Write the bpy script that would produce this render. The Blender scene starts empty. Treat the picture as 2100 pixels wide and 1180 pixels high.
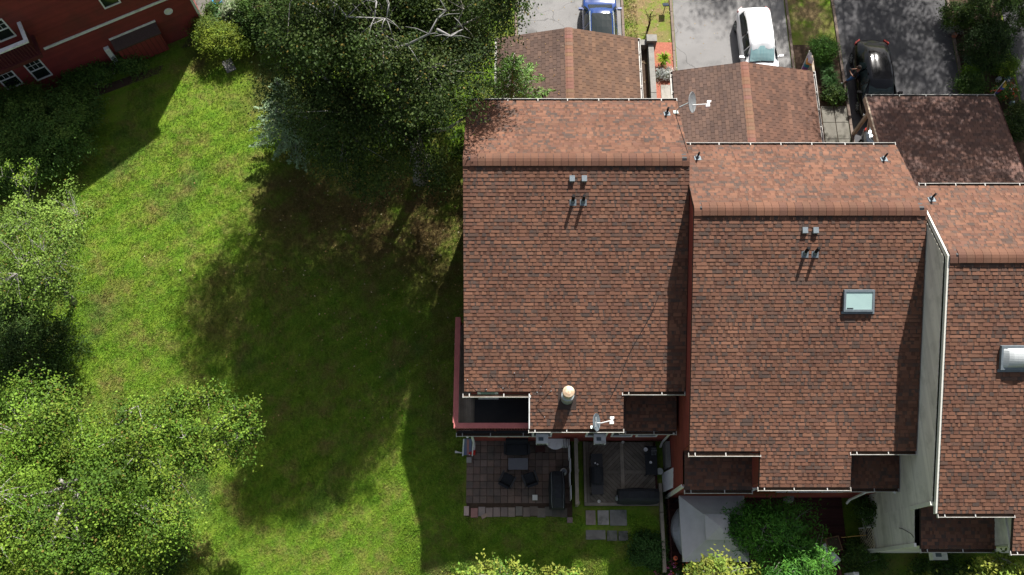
import bpy, bmesh, math, random
import numpy as np
from mathutils import Vector, Matrix, Euler, Quaternion
R = math.radians
random.seed(7); rng = np.random.default_rng(7)
sc = bpy.context.scene
C = sc.collection

# ------------------------------------------------------------------ camera, sky, sun, exposure
CAM_H, PITCH, FPX = 40.0, R(19.4), 1830.0
cam_d = bpy.data.cameras.new('camera'); cam = bpy.data.objects.new('camera', cam_d); C.objects.link(cam)
cam.location = (0, 0, CAM_H); cam.rotation_euler = (PITCH, 0, 0)
cam_d.sensor_width = 36; cam_d.lens = 36 * FPX / 2100; cam_d.shift_x = -10 / 2100
cam_d.clip_start = 0.5; cam_d.clip_end = 600
sc.camera = cam

SUN_DIR = Vector((.32, .985, 1.0)).normalized()
world = bpy.data.worlds.new('World'); sc.world = world; world.use_nodes = True
wn = world.node_tree; wn.nodes.clear()
sky = wn.nodes.new('ShaderNodeTexSky'); sky.sky_type = 'NISHITA'; sky.sun_disc = False; sky.dust_density = 3.0; sky.ozone_density = .3
sky.sun_elevation = math.asin(SUN_DIR.z); sky.sun_rotation = math.atan2(SUN_DIR.x, SUN_DIR.y)
bg = wn.nodes.new('ShaderNodeBackground'); bg.inputs[1].default_value = 0.058
wo = wn.nodes.new('ShaderNodeOutputWorld')
hs = wn.nodes.new('ShaderNodeHueSaturation'); hs.inputs['Saturation'].default_value = .6
wn.links.new(sky.outputs[0], hs.inputs['Color']); wn.links.new(hs.outputs[0], bg.inputs[0]); wn.links.new(bg.outputs[0], wo.inputs[0])
sun_d = bpy.data.lights.new('sun', 'SUN'); sun_d.energy = 4.7; sun_d.angle = R(0.6); sun_d.color = (1.0, .965, .92)
sun = bpy.data.objects.new('sun', sun_d); C.objects.link(sun)
sun.rotation_euler = SUN_DIR.to_track_quat('Z', 'Y').to_euler(); sun.location = SUN_DIR * 80
vs = sc.view_settings; vs.view_transform = 'Standard'; vs.look = 'None'; vs.gamma = 1; vs.use_curve_mapping = False
vs.exposure = 1.15

# ------------------------------------------------------------------ helpers
def ray(x, y):
    u = (x - 1060) / FPX; v = (590 - y) / FPX
    return np.array([u, v * math.cos(PITCH) + math.sin(PITCH), v * math.sin(PITCH) - math.cos(PITCH)])
CP = np.array([0, 0, CAM_H])
def at(x, y, h=0.0):
    r = ray(x, y); return Vector(CP + r * (h - CAM_H) / r[2])

class MB:
    def __init__(s): s.v = []; s.f = []; s.t = []; s.m = []
    def poly(s, pts, tint=1.0, m=0):
        i = len(s.v); s.v += [tuple(p) for p in pts]; s.f.append(tuple(range(i, i + len(pts)))); s.t.append(tint); s.m.append(m); return s
    def hexa(s, p, tint=1.0, m=0):   # p: 4 bottom (ccw from above) + 4 top
        i = len(s.v); s.v += [tuple(q) for q in p]
        for f in ((3, 2, 1, 0), (4, 5, 6, 7), (0, 1, 5, 4), (1, 2, 6, 5), (2, 3, 7, 6), (3, 0, 4, 7)):
            s.f.append(tuple(i + k for k in f)); s.t.append(tint); s.m.append(m)
        return s
    def box(s, x0, x1, y0, y1, z0, z1, tint=1.0, m=0):
        return s.hexa([(x0, y0, z0), (x1, y0, z0), (x1, y1, z0), (x0, y1, z0), (x0, y0, z1), (x1, y0, z1), (x1, y1, z1), (x0, y1, z1)], tint, m)
    def obox(s, c, u, v, w, tint=1.0, m=0):   # centre + three half-vectors
        c, u, v, w = Vector(c), Vector(u), Vector(v), Vector(w)
        return s.hexa([c - u - v - w, c + u - v - w, c + u + v - w, c - u + v - w, c - u - v + w, c + u - v + w, c + u + v + w, c - u + v + w], tint, m)
    def rbox(s, cx, cy, z0, z1, sx, sy, a=0, tint=1.0, m=0, taper=1.0):
        ca, sa = math.cos(a), math.sin(a); P = []
        for z, k in ((z0, 1), (z1, taper)):
            for dx, dy in ((-1, -1), (1, -1), (1, 1), (-1, 1)):
                x, y = dx * sx / 2 * k, dy * sy / 2 * k; P.append((cx + x * ca - y * sa, cy + x * sa + y * ca, z))
        return s.hexa(P, tint, m)
    def tube(s, pts, rad, n=6, tint=1.0, m=0, cap=True):
        pts = [Vector(p) for p in pts]; rads = rad if isinstance(rad, (list, tuple)) else [rad] * len(pts)
        base = len(s.v); ref = None
        for k, p in enumerate(pts):
            d = (pts[min(k + 1, len(pts) - 1)] - pts[max(k - 1, 0)])
            d = d.normalized() if d.length > 1e-9 else Vector((0, 0, 1))
            if ref is None: ref = Vector((1, 0, 0)) if abs(d.x) < .8 else Vector((0, 1, 0))
            a = d.cross(ref).normalized(); b = d.cross(a).normalized(); ref = b.cross(d).normalized() if False else ref
            for j in range(n):
                t = 2 * math.pi * j / n; s.v.append(tuple(p + (a * math.cos(t) + b * math.sin(t)) * rads[k]))
        for k in range(len(pts) - 1):
            for j in range(n):
                q = base + k * n; j2 = (j + 1) % n
                s.f.append((q + j, q + j2, q + n + j2, q + n + j)); s.t.append(tint); s.m.append(m)
        if cap:
            s.f.append(tuple(base + j for j in range(n))[::-1]); s.t.append(tint); s.m.append(m)
            q = base + (len(pts) - 1) * n; s.f.append(tuple(q + j for j in range(n))); s.t.append(tint); s.m.append(m)
        return s
    def lathe(s, c, prof, n=16, tint=1.0, m=0, axis=None):
        c = Vector(c); base = len(s.v); q = (axis.to_track_quat('Z', 'Y') if axis else Quaternion())
        for r, z in prof:
            for j in range(n):
                t = 2 * math.pi * j / n; s.v.append(tuple(c + q @ Vector((r * math.cos(t), r * math.sin(t), z))))
        for k in range(len(prof) - 1):
            for j in range(n):
                a = base + k * n; j2 = (j + 1) % n
                s.f.append((a + j, a + j2, a + n + j2, a + n + j)); s.t.append(tint); s.m.append(m)
        s.f.append(tuple(base + j for j in range(n))[::-1]); s.t.append(tint); s.m.append(m)
        a = base + (len(prof) - 1) * n; s.f.append(tuple(a + j for j in range(n))); s.t.append(tint); s.m.append(m)
        return s

def mesh_of(name, mb, mats, smooth=False, recalc=True):
    me = bpy.data.meshes.new(name); me.from_pydata(mb.v, [], mb.f)
    if not isinstance(mats, (list, tuple)): mats = [mats]
    for m in mats: me.materials.append(m)
    if len(mats) > 1: me.polygons.foreach_set('material_index', mb.m)
    tint = np.ones((len(mb.f), 4), 'f')
    tt = [(t, t, t) if isinstance(t, (int, float)) else t for t in mb.t]
    tint[:, :3] = np.array(tt, 'f')
    at_ = me.attributes.new('tint', 'FLOAT_COLOR', 'FACE'); at_.data.foreach_set('color', tint.ravel())
    if recalc:
        bm = bmesh.new(); bm.from_mesh(me); bmesh.ops.recalc_face_normals(bm, faces=bm.faces); bm.to_mesh(me); bm.free()
    if smooth: me.polygons.foreach_set('use_smooth', [True] * len(me.polygons))
    me.update(); return me

def wloc(o):
    p = Vector((0, 0, 0))
    while o is not None: p = p + o.location; o = o.parent
    return p
def put(name, me, parent=None, world_coords=True, **props):
    o = bpy.data.objects.new(name, me); C.objects.link(o)
    if parent is not None:
        o.parent = parent
        if world_coords: o.location = -wloc(parent)
    for k, v in props.items(): o[k] = v
    return o
def obj(name, mb, mats, parent=None, smooth=False, world_coords=True, **props):
    return put(name, mesh_of(name, mb, mats, smooth), parent, world_coords, **props)
def thing(name, label, cat, loc=(0, 0, 0), group=None, rz=0):
    o = bpy.data.objects.new(name, None); C.objects.link(o); o.location = loc; o.rotation_euler = (0, 0, rz)
    o.empty_display_size = .3
    o['label'] = label; o['category'] = cat
    if group: o['group'] = group
    return o
def dup(root, loc, rz=0, label=None, group=None):
    def cp(o, par):
        c = o.copy(); C.objects.link(c)
        if par is not None: c.parent = par
        for ch in list(o.children): cp(ch, c)
        return c
    r = cp(root, None); r.location = loc; r.rotation_euler = (0, 0, rz)
    if label: r['label'] = label
    if group: r['group'] = group
    return r

# ------------------------------------------------------------------ materials
def nmat(name):
    m = bpy.data.materials.new(name); m.use_nodes = True; nt = m.node_tree
    b = nt.nodes['Principled BSDF']; return m, nt, b
def rgb(nt, c):
    n = nt.nodes.new('ShaderNodeRGB'); n.outputs[0].default_value = (*c, 1); return n.outputs[0]
def noise(nt, scale, detail=3, rough=.55, vec=None, stretch=None):
    n = nt.nodes.new('ShaderNodeTexNoise'); n.inputs['Scale'].default_value = scale
    n.inputs['Detail'].default_value = detail; n.inputs['Roughness'].default_value = rough
    if vec is None: vec = nt.nodes.new('ShaderNodeNewGeometry').outputs['Position']
    if stretch:
        mp = nt.nodes.new('ShaderNodeMapping'); mp.inputs['Scale'].default_value = stretch; nt.links.new(vec, mp.inputs[0]); vec = mp.outputs[0]
    nt.links.new(vec, n.inputs['Vector']); return n.outputs['Fac']
def ramp(nt, fac, a, b):
    n = nt.nodes.new('ShaderNodeMapRange'); n.inputs[1].default_value = a; n.inputs[2].default_value = b
    nt.links.new(fac, n.inputs[0]); return n.outputs[0]
def mix(nt, fac, a, b, mode='MIX'):
    n = nt.nodes.new('ShaderNodeMix'); n.data_type = 'RGBA'; n.blend_type = mode
    for k, v in ((6, a), (7, b)):
        if isinstance(v, tuple): n.inputs[k].default_value = (*v, 1)
        else: nt.links.new(v, n.inputs[k])
    if isinstance(fac, (int, float)): n.inputs[0].default_value = fac
    else: nt.links.new(fac, n.inputs[0])
    return n.outputs[2]
def bump(nt, b, h, strength, dist=.02):
    n = nt.nodes.new('ShaderNodeBump'); n.inputs['Strength'].default_value = strength; n.inputs['Distance'].default_value = dist
    nt.links.new(h, n.inputs['Height']); nt.links.new(n.outputs[0], b.inputs['Normal'])
def mixf(nt, f, k):
    n = nt.nodes.new('ShaderNodeMath'); n.operation = 'MULTIPLY'; n.inputs[1].default_value = k; nt.links.new(f, n.inputs[0]); return n.outputs[0]
def mat(name, c1, c2=None, scale=3.0, rough=.75, spec=.3, metal=0, bmp=0, bscale=60, tint=False, dirt=None, dscale=1.2, stretch=None, coat=0, local=False):
    m, nt, b = nmat(name)
    vec = nt.nodes.new('ShaderNodeTexCoord').outputs['Object'] if local else None
    if c2 is None: c2 = tuple(x * .8 for x in c1)
    col = mix(nt, ramp(nt, noise(nt, scale, 4, .6, vec, stretch), .32, .68), c1, c2)
    if dirt is not None:
        col = mix(nt, ramp(nt, noise(nt, dscale, 5, .65, vec), .5, .72), col, dirt)
    if tint:
        a = nt.nodes.new('ShaderNodeAttribute'); a.attribute_name = 'tint'
        col = mix(nt, 1.0, col, a.outputs['Color'], 'MULTIPLY')
    nt.links.new(col, b.inputs['Base Color'])
    b.inputs['Roughness'].default_value = rough; b.inputs['Specular IOR Level'].default_value = spec; b.inputs['Metallic'].default_value = metal
    b.inputs['Coat Weight'].default_value = coat
    if bmp: bump(nt, b, noise(nt, bscale, 3, .6, vec), bmp)
    return m
def cracked(m, depth=.55):
    nt = m.node_tree; b = nt.nodes['Principled BSDF']; src = b.inputs['Base Color'].links[0].from_socket
    v = nt.nodes.new('ShaderNodeTexVoronoi'); v.feature = 'DISTANCE_TO_EDGE'; v.inputs['Scale'].default_value = .22
    pos = nt.nodes.new('ShaderNodeNewGeometry').outputs['Position']; n = nt.nodes.new('ShaderNodeTexNoise'); n.inputs['Scale'].default_value = .9; n.inputs['Detail'].default_value = 5
    nt.links.new(pos, n.inputs[0]); a = nt.nodes.new('ShaderNodeVectorMath'); a.operation = 'MULTIPLY_ADD'; a.inputs[1].default_value = (1.6, 1.6, 0); nt.links.new(n.outputs['Color'], a.inputs[0]); nt.links.new(pos, a.inputs[2]); nt.links.new(a.outputs[0], v.inputs['Vector'])
    f = ramp(nt, v.outputs['Distance'], .006, .0); c = mix(nt, mixf(nt, f, depth), src, (.03, .03, .03))
    st = ramp(nt, noise(nt, .55, 2, .4, pos), .66, .74); c = mix(nt, mixf(nt, st, .45), c, (.06, .058, .055)); nt.links.new(c, b.inputs['Base Color'])
def leafmat(name, translucent=.25, rough=.6, spec=.12):
    m, nt, b = nmat(name)
    a = nt.nodes.new('ShaderNodeAttribute'); a.attribute_name = 'tint'
    col = a.outputs['Color']
    nt.links.new(col, b.inputs['Base Color']); b.inputs['Roughness'].default_value = rough; b.inputs['Specular IOR Level'].default_value = spec
    tr = nt.nodes.new('ShaderNodeBsdfTranslucent')
    nt.links.new(mix(nt, 1.0, col, (1.0, 1.15, .5), 'MULTIPLY'), tr.inputs['Color'])
    ms = nt.nodes.new('ShaderNodeMixShader'); ms.inputs[0].default_value = translucent
    nt.links.new(b.outputs[0], ms.inputs[1]); nt.links.new(tr.outputs[0], ms.inputs[2])
    nt.links.new(ms.outputs[0], nt.nodes['Material Output'].inputs['Surface']); return m

M = {}
def shingle_mat(name):
    m, nt, b = nmat(name)
    a = nt.nodes.new('ShaderNodeAttribute'); a.attribute_name = 'tint'
    g = noise(nt, 160, 2, .6)
    col = mix(nt, ramp(nt, g, .3, .7), a.outputs['Color'], (.8, .78, .75), 'MULTIPLY')
    st = noise(nt, .55, 5, .6, None, (1.6, .5, .5))
    col = mix(nt, ramp(nt, st, .35, .75), col, mix(nt, 1.0, col, (.74, .72, .72), 'MULTIPLY'))
    col = mix(nt, mixf(nt, ramp(nt, noise(nt, 1.1, 6, .7, None, (3.0, .35, .35)), .55, .8), .55), col, mix(nt, 1.0, col, (.66, .69, .68), 'MULTIPLY'))
    nt.links.new(col, b.inputs['Base Color']); b.inputs['Roughness'].default_value = .85; b.inputs['Specular IOR Level'].default_value = .25
    bump(nt, b, g, .35, .004); return m
M['shingle'] = shingle_mat('shingle')
M['shingle_under'] = mat('roof_felt', (.05, .035, .03), rough=.95)
M['red_siding'] = mat('red_siding', (.26, .058, .042), (.21, .047, .035), 1.5, .7, .25, dirt=(.15, .05, .04), dscale=.8, tint=True)
M['maroon_siding'] = mat('maroon_siding', (.23, .036, .032), (.185, .03, .028), 1.2, .7, .3, tint=True, dirt=(.14, .032, .028), dscale=.7)
M['beige_siding'] = mat('beige_siding', (.66, .63, .55), (.57, .545, .48), 1.6, .7, .25, tint=True, dirt=(.45, .43, .37), dscale=1.1, stretch=(1, .3, 1))
M['white'] = mat('white_paint', (.78, .78, .76), (.70, .70, .69), 4, .55, .3, dirt=(.5, .49, .45), dscale=3); M['gutter'] = mat('gutter_paint', (.50, .49, .46), (.36, .35, .32), 6, .6, .3, dirt=(.26, .24, .2), dscale=2.2)
M['offwhite'] = mat('cream_trim', (.66, .65, .58), (.6, .59, .52), 4, .6, .3)
M['pinkrail'] = mat('faded_red_paint', (.42, .13, .12), (.34, .10, .095), 3, .6, .3)
M['darkred'] = mat('dark_red_paint', (.10, .022, .022), (.075, .018, .018), 3, .7, .25)
M['glass'] = mat('window_glass', (.012, .018, .016), (.02, .028, .024), 1.5, .06, .5)
M['pale_glass'] = mat('curtained_glass', (.30, .40, .37), (.36, .46, .42), 2, .1, .5)
M['greyfab'] = mat('grey_canvas', (.50, .49, .50), (.44, .43, .44), 2.5, .9, .1, bmp=.15, bscale=30)
M['metal'] = mat('galvanised_metal', (.42, .46, .45), (.33, .37, .36), 8, .45, .5, .55)
M['lead'] = mat('lead_flashing', (.17, .20, .22), (.13, .155, .17), 10, .6, .3, .2)
M['black'] = mat('black_plastic', (.014, .015, .016), (.02, .02, .022), 6, .5, .4)
M['blackfab'] = mat('black_fabric', (.012, .013, .017), (.018, .02, .024), 10, .8, .2)
M['charcoal'] = mat('charcoal_cushion', (.032, .034, .037), (.024, .026, .029), 10, .85, .15)
M['dishgrey'] = mat('dish_grey', (.25, .265, .275), (.21, .225, .235), 6, .45, .4)
M['dishdark'] = mat('dish_dark', (.13, .16, .18), (.10, .13, .15), 6, .45, .4)
M['wood_grey'] = mat('weathered_wood', (.25, .215, .17), (.16, .14, .11), 2.5, .85, .2, tint=True, stretch=(1, 1, 1), bmp=.3, bscale=25)
M['wood_tan'] = mat('tan_wood', (.42, .34, .25), (.34, .27, .2), 3, .8, .2)
M['wood_dark'] = mat('dark_stained_wood', (.060, .022, .018), (.042, .016, .014), 2, .8, .2, tint=True)
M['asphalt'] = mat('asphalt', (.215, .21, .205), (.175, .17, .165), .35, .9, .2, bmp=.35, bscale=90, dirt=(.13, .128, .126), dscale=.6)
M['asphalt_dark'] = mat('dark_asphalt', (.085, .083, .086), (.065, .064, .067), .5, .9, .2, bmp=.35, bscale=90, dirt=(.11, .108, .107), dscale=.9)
cracked(M['asphalt']); cracked(M['asphalt_dark'])
M['kerb'] = mat('kerb_edging', (.20, .155, .125), (.13, .10, .085), 3, .9, .2, bmp=.3, bscale=40)
M['concrete'] = mat('concrete', (.36, .34, .30), (.29, .27, .24), 2, .9, .2, dirt=(.2, .19, .16), dscale=1.5, bmp=.2, bscale=50, tint=True)
M['paver'] = mat('clay_paver', (.19, .137, .108), (.145, .108, .09), 4, .9, .2, tint=True, dirt=(.10, .09, .075), dscale=1.3, bmp=.3, bscale=60)
M['slab'] = mat('stone_slab', (.175, .165, .15), (.125, .12, .11), 3, .9, .2, tint=True, dirt=(.05, .052, .042), dscale=2, bmp=.3, bscale=60)
M['greywall'] = mat('grey_block', (.24, .23, .21), (.18, .175, .16), 3, .9, .2, bmp=.4, bscale=40)
M['mulch'] = mat('red_mulch', (.40, .15, .10), (.24, .085, .06), 22, .95, .1, bmp=.8, bscale=60)
M['pipe'] = mat('matt_black_pipe', (.012, .012, .013), (.016, .016, .017), 6, .9, .1)
M['soil'] = mat('soil', (.075, .05, .035), (.05, .034, .024), 6, .95, .1, bmp=.6, bscale=30)
M['bark'] = mat('pale_bark', (.36, .34, .31), (.24, .225, .2), 6, .85, .2, bmp=.5, bscale=25, dirt=(.15, .14, .12), dscale=4)
M['leaf'] = leafmat('leaf')
M['needle'] = leafmat('needle', .15, .6, .2)
M['petal'] = leafmat('petal', .3, .6, .2)
def flat(name, c, rough=.6, metal=0, spec=.35, coat=0, c2=None):
    if name not in M: M[name] = mat(name, c, c2 or tuple(x * .9 for x in c), 5, rough, spec, metal, coat=coat)
    return M[name]

def lawn_color(nt):
    pos = nt.nodes.new('ShaderNodeNewGeometry').outputs['Position']
    base = mix(nt, ramp(nt, noise(nt, 1.1, 4, .6, pos), .3, .7), (.145, .272, .022), (.225, .322, .036))
    base = mix(nt, ramp(nt, noise(nt, .33, 3, .5, pos), .56, .70), base, (.115, .19, .035))
    w = nt.nodes.new('ShaderNodeTexWave'); w.inputs['Scale'].default_value = .42; w.inputs['Distortion'].default_value = 1.2; w.inputs['Detail'].default_value = 2
    mp = nt.nodes.new('ShaderNodeMapping'); mp.inputs['Rotation'].default_value = (0, 0, R(58)); nt.links.new(pos, mp.inputs[0]); nt.links.new(mp.outputs[0], w.inputs[0])
    base = mix(nt, mixf(nt, w.outputs['Fac'], .72), base, mix(nt, 1.0, base, (.72, .84, .75), 'MULTIPLY'))
    straw = ramp(nt, noise(nt, .75, 6, .72, pos), .47, .68)
    base = mix(nt, mixf(nt, straw, .75), base, (.25, .19, .075))
    # worn, dried-out turf around the big tree
    def blob(cx, cy, rx, ry):
        m = nt.nodes.new('ShaderNodeMapping'); m.vector_type = 'POINT'
        m.inputs['Location'].default_value = (-cx / rx, -cy / ry, 0); m.inputs['Scale'].default_value = (1 / rx, 1 / ry, 0)
        nt.links.new(pos, m.inputs[0])
        l = nt.nodes.new('ShaderNodeVectorMath'); l.operation = 'LENGTH'; nt.links.new(m.outputs[0], l.inputs[0])
        return ramp(nt, l.outputs['Value'], 1.0, .35)
    dry = (.15, .095, .045)
    for (cx, cy, rx, ry, k) in ((-5.5, 17.5, 7.5, 4.6, .9), (-10.8, 18.6, 3.2, 3.4, .75), (-3.2, 12, 2.2, 8, .45), (-9, 11, 4, 4, .12), (-14, 13, 1.6, 3, .5), (-11.5, 15, 2.0, 2.5, .45), (-12.5, 24.5, 3.0, 2.2, .5), (-16, 27, 2.5, 1.2, .5), (7, 30.5, 3.0, 7, .0)):
        f = nt.nodes.new('ShaderNodeMath'); f.operation = 'MULTIPLY'
        nt.links.new(blob(cx, cy, rx, ry), f.inputs[0]); nt.links.new(ramp(nt, noise(nt, .8, 5, .7, pos), .30, .54), f.inputs[1])
        base = mix(nt, mixf(nt, f.outputs[0], k), base, dry)
    # parched verges between the drives
    for (cx, cy, rx, ry) in ((6.9, 30.5, 2.2, 6.5), (15.5, 31.5, 2.0, 7)):
        f = nt.nodes.new('ShaderNodeMath'); f.operation = 'MULTIPLY'; nt.links.new(blob(cx, cy, rx, ry), f.inputs[0]); nt.links.new(ramp(nt, noise(nt, 1.3, 5, .7, pos), .36, .56), f.inputs[1])
        base = mix(nt, mixf(nt, f.outputs[0], .95), base, (.30, .215, .12))
    fine = noise(nt, 9, 3, .6, pos)
    return mix(nt, ramp(nt, fine, .3, .7), base, mix(nt, 1.0, base, (.72, .75, .7), 'MULTIPLY'))
m, nt, b = nmat('turf'); nt.links.new(mix(nt, 1.0, lawn_color(nt), (.8, .78, .75), 'MULTIPLY'), b.inputs['Base Color']); b.inputs['Roughness'].default_value = .95; b.inputs['Specular IOR Level'].default_value = .1
bump(nt, b, noise(nt, 22, 3, .7), .8, .05); M['turf'] = m
m, nt, b = nmat('grass_blade')
a = nt.nodes.new('ShaderNodeAttribute'); a.attribute_name = 'tint'
col = mix(nt, 1.0, lawn_color(nt), a.outputs['Color'], 'MULTIPLY'); nt.links.new(col, b.inputs['Base Color']); b.inputs['Roughness'].default_value = .6; b.inputs['Specular IOR Level'].default_value = .2
tr = nt.nodes.new('ShaderNodeBsdfTranslucent'); nt.links.new(col, tr.inputs[0]); ms = nt.nodes.new('ShaderNodeMixShader'); ms.inputs[0].default_value = .25
nt.links.new(b.outputs[0], ms.inputs[1]); nt.links.new(tr.outputs[0], ms.inputs[2]); nt.links.new(ms.outputs[0], nt.nodes['Material Output'].inputs[0]); M['blade'] = m

# ------------------------------------------------------------------ setting: ground, drives, beds
def sheet(name, pts, z, material, **props):
    mb = MB(); mb.poly([(x, y, z) for x, y in pts]); props.setdefault('kind', 'structure'); return obj(name, mb, material, **props)
def lie(x, y):   # the gardens fall away gently below the patios
    if x > 6.4: return -1.0 * min(1.0, max(0.0, (5.0 - y) / .6)) - .1 * max(0.0, min(1.2 - y, 4.0))
    west = min(1.0, max(0.0, (-2.4 - x) / 4.6)); west = west * west * (3 - 2 * west); drop = min(2.2, max(0.0, (15 - y) * .125)) if y > -3 else 2.2
    return -west * drop - (1 - west) * (.50 * min(3.2 - y, 4.0) if y < 3.2 else 0.0)
mb = MB(); gx = [-300, -150, -60, -30, -20, -12, -8, -7, -6.5, -6, -5.5, -5, -4.5, -4, -3.5, -3, -2.7, -2.4, 0, 4, 6.39, 6.41, 15, 30, 60, 150, 300]; gy = [-300, -100, -30, -8, -4, -2.6, -1, 0, 1.2, 2.2, 3.2, 4.4, 5, 7, 10, 13, 15, 20, 30, 60, 120, 300]
for i in range(len(gx) - 1):
    for j in range(len(gy) - 1):
        x0, x1, y0, y1 = gx[i], gx[i + 1], gy[j], gy[j + 1]
        mb.poly([(x0, y0, 0), (x1, y0, 0), (x1, y1, 0), (x0, y1, 0)])
mb.v = [(x, y, lie(x, y)) for x, y, z in mb.v]; obj('ground', mb, M['turf'], kind='structure')
sheet('driveway', [(.05, 19), (5.55, 19), (5.45, 70), (.05, 70)], .012, M['asphalt'])
sheet('driveway', [(8.35, 17), (14.3, 17), (14.25, 70), (8.3, 70)], .012, M['asphalt'])
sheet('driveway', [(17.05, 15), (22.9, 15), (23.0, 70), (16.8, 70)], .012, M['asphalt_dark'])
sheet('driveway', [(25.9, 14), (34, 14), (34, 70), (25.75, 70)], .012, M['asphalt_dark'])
def kerb(x0, y0, x1, y1, w=.13, h=.10):
    d = Vector((x1 - x0, y1 - y0, 0)); n = Vector((-d.y, d.x, 0)).normalized() * w / 2
    mb = MB(); k = max(2, int(d.length / 1.2))
    for i in range(k):
        a, b = Vector((x0, y0, 0)) + d * (i / k), Vector((x0, y0, 0)) + d * ((i + .985) / k)
        off = n * random.uniform(-.25, .25); hh = h * random.uniform(.8, 1.1)
        P = [a - n + off, b - n + off, b + n + off, a + n + off]
        mb.hexa([(p.x, p.y, -.05) for p in P] + [(p.x, p.y, hh) for p in P])
    obj('kerb', mb, M['kerb'], kind='structure')
kerb(5.62, 24, 5.55, 60); kerb(8.24, 26, 8.2, 60); kerb(14.4, 24.5, 14.35, 60); kerb(16.95, 18, 16.7, 60); kerb(23.0, 22, 23.1, 60); kerb(-.05, 23, -.05, 60)
sheet('mulch_bed', [(7.1, 19.6), (8.22, 19.6), (8.22, 27.75), (7.1, 27.75)], .02, M['mulch'])
sheet('planting_bed', [(5.95, 19.6), (6.8, 19.6), (6.8, 27.6), (5.95, 27.6)], .008, M['soil'])
sheet('planting_bed', [(14.5, 21.5), (16.85, 21.5), (16.8, 27.6), (14.5, 27.6)], .008, M['soil'])
sheet('planting_bed', [(23.1, 18), (25.8, 18), (25.75, 30.5), (23.1, 30.5)], .008, M['soil'])
sheet('planting_bed', [(-17.6, 27.4), (-9, 29.2), (-9, 33), (-16, 31)], .008, M['soil'])
sheet('planting_bed', [(-26.5, 22.2), (-18.5, 25.9), (-18.4, 26.4), (-26.5, 23)], .008, M['soil'])
# slabs beside the mulch and the walkway by the third drive
pth = bpy.data.objects.new('path', None); C.objects.link(pth); pth['kind'] = 'structure'
for i in range(5):
    y0 = 25.15 - i * 1.05; mb = MB(); mb.box(7.42, 8.0, y0 - 1.0, y0, 0, .06, random.uniform(.95, 1.15)); obj('slab', mb, M['concrete'], pth)
wlk = bpy.data.objects.new('pavement', None); C.objects.link(wlk); wlk['kind'] = 'structure'
for i in range(4):
    for j in range(2):
        y0 = 23.9 - i * .95; x0 = 15.55 + j * .66; t = random.uniform(.42, .6)
        mb = MB(); mb.box(x0, x0 + .62, y0 - .92, y0, 0, .05, (t, t, t * .95)); obj('slab', mb, M['concrete'], wlk)
# ------------------------------------------------------------------ roofs, siding, windows
def clip(poly, z0, z1):
    def half(P, f, keep):
        out = []
        for i in range(len(P)):
            a, b = P[i], P[(i + 1) % len(P)]; da, db = keep * (a[1] - f), keep * (b[1] - f)
            if da >= 0: out.append(a)
            if da * db < 0: t = da / (da - db); out.append((a[0] + (b[0] - a[0]) * t, a[1] + (b[1] - a[1]) * t))
        return out
    P = half(poly, z0, 1)
    return half(P, z1, -1) if len(P) > 2 else []
def siding(name, parent, origin, udir, nrm, poly, material, ex=.115, tvar=.09, lip=.018):
    """clapboard courses on the convex outline poly of (u, z)"""
    o, u, n = Vector(origin), Vector(udir).normalized(), Vector(nrm).normalized()
    zs = [p[1] for p in poly]; z = min(zs); mb = MB()
    mb.poly([o + u * a + Vector((0, 0, b)) - n * .004 for a, b in poly])
    while z < max(zs) - 1e-4:
        z1 = min(z + ex, max(zs)); P = clip(poly, z + 1e-5, z1 - 1e-5)
        if len(P) > 2:
            t = 1 + random.uniform(-tvar, tvar)
            pt = lambda a, b: o + u * a + Vector((0, 0, b)) + n * (lip * (z1 - b) / (z1 - z) + .002)
            mb.poly([pt(a, b) for a, b in P], t)
            lo = sorted([p for p in P if abs(p[1] - z) < 1e-3])
            if len(lo) >= 2:
                a0, a1 = lo[0], lo[-1]
                mb.poly([pt(*a0), pt(*a1), o + u * a1[0] + Vector((0, 0, z)), o + u * a0[0] + Vector((0, 0, z))], t)
        z = z1
    w = put(name, mesh_of(name, mb, material, recalc=False), parent); return w
WARM = [(0.1678, 0.0796, 0.0503), (0.1857, 0.0899, 0.0557), (0.1518, 0.0718, 0.0465), (0.1634, 0.083, 0.0534), (0.141, 0.0692, 0.0473), (0.1767, 0.0865, 0.0549)]
COOL = [(0.1018, 0.062, 0.0464), (0.0892, 0.0583, 0.0456), (0.1115, 0.0639, 0.0464), (0.0795, 0.0545, 0.0447), (0.1212, 0.0658, 0.0464)]
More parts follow.
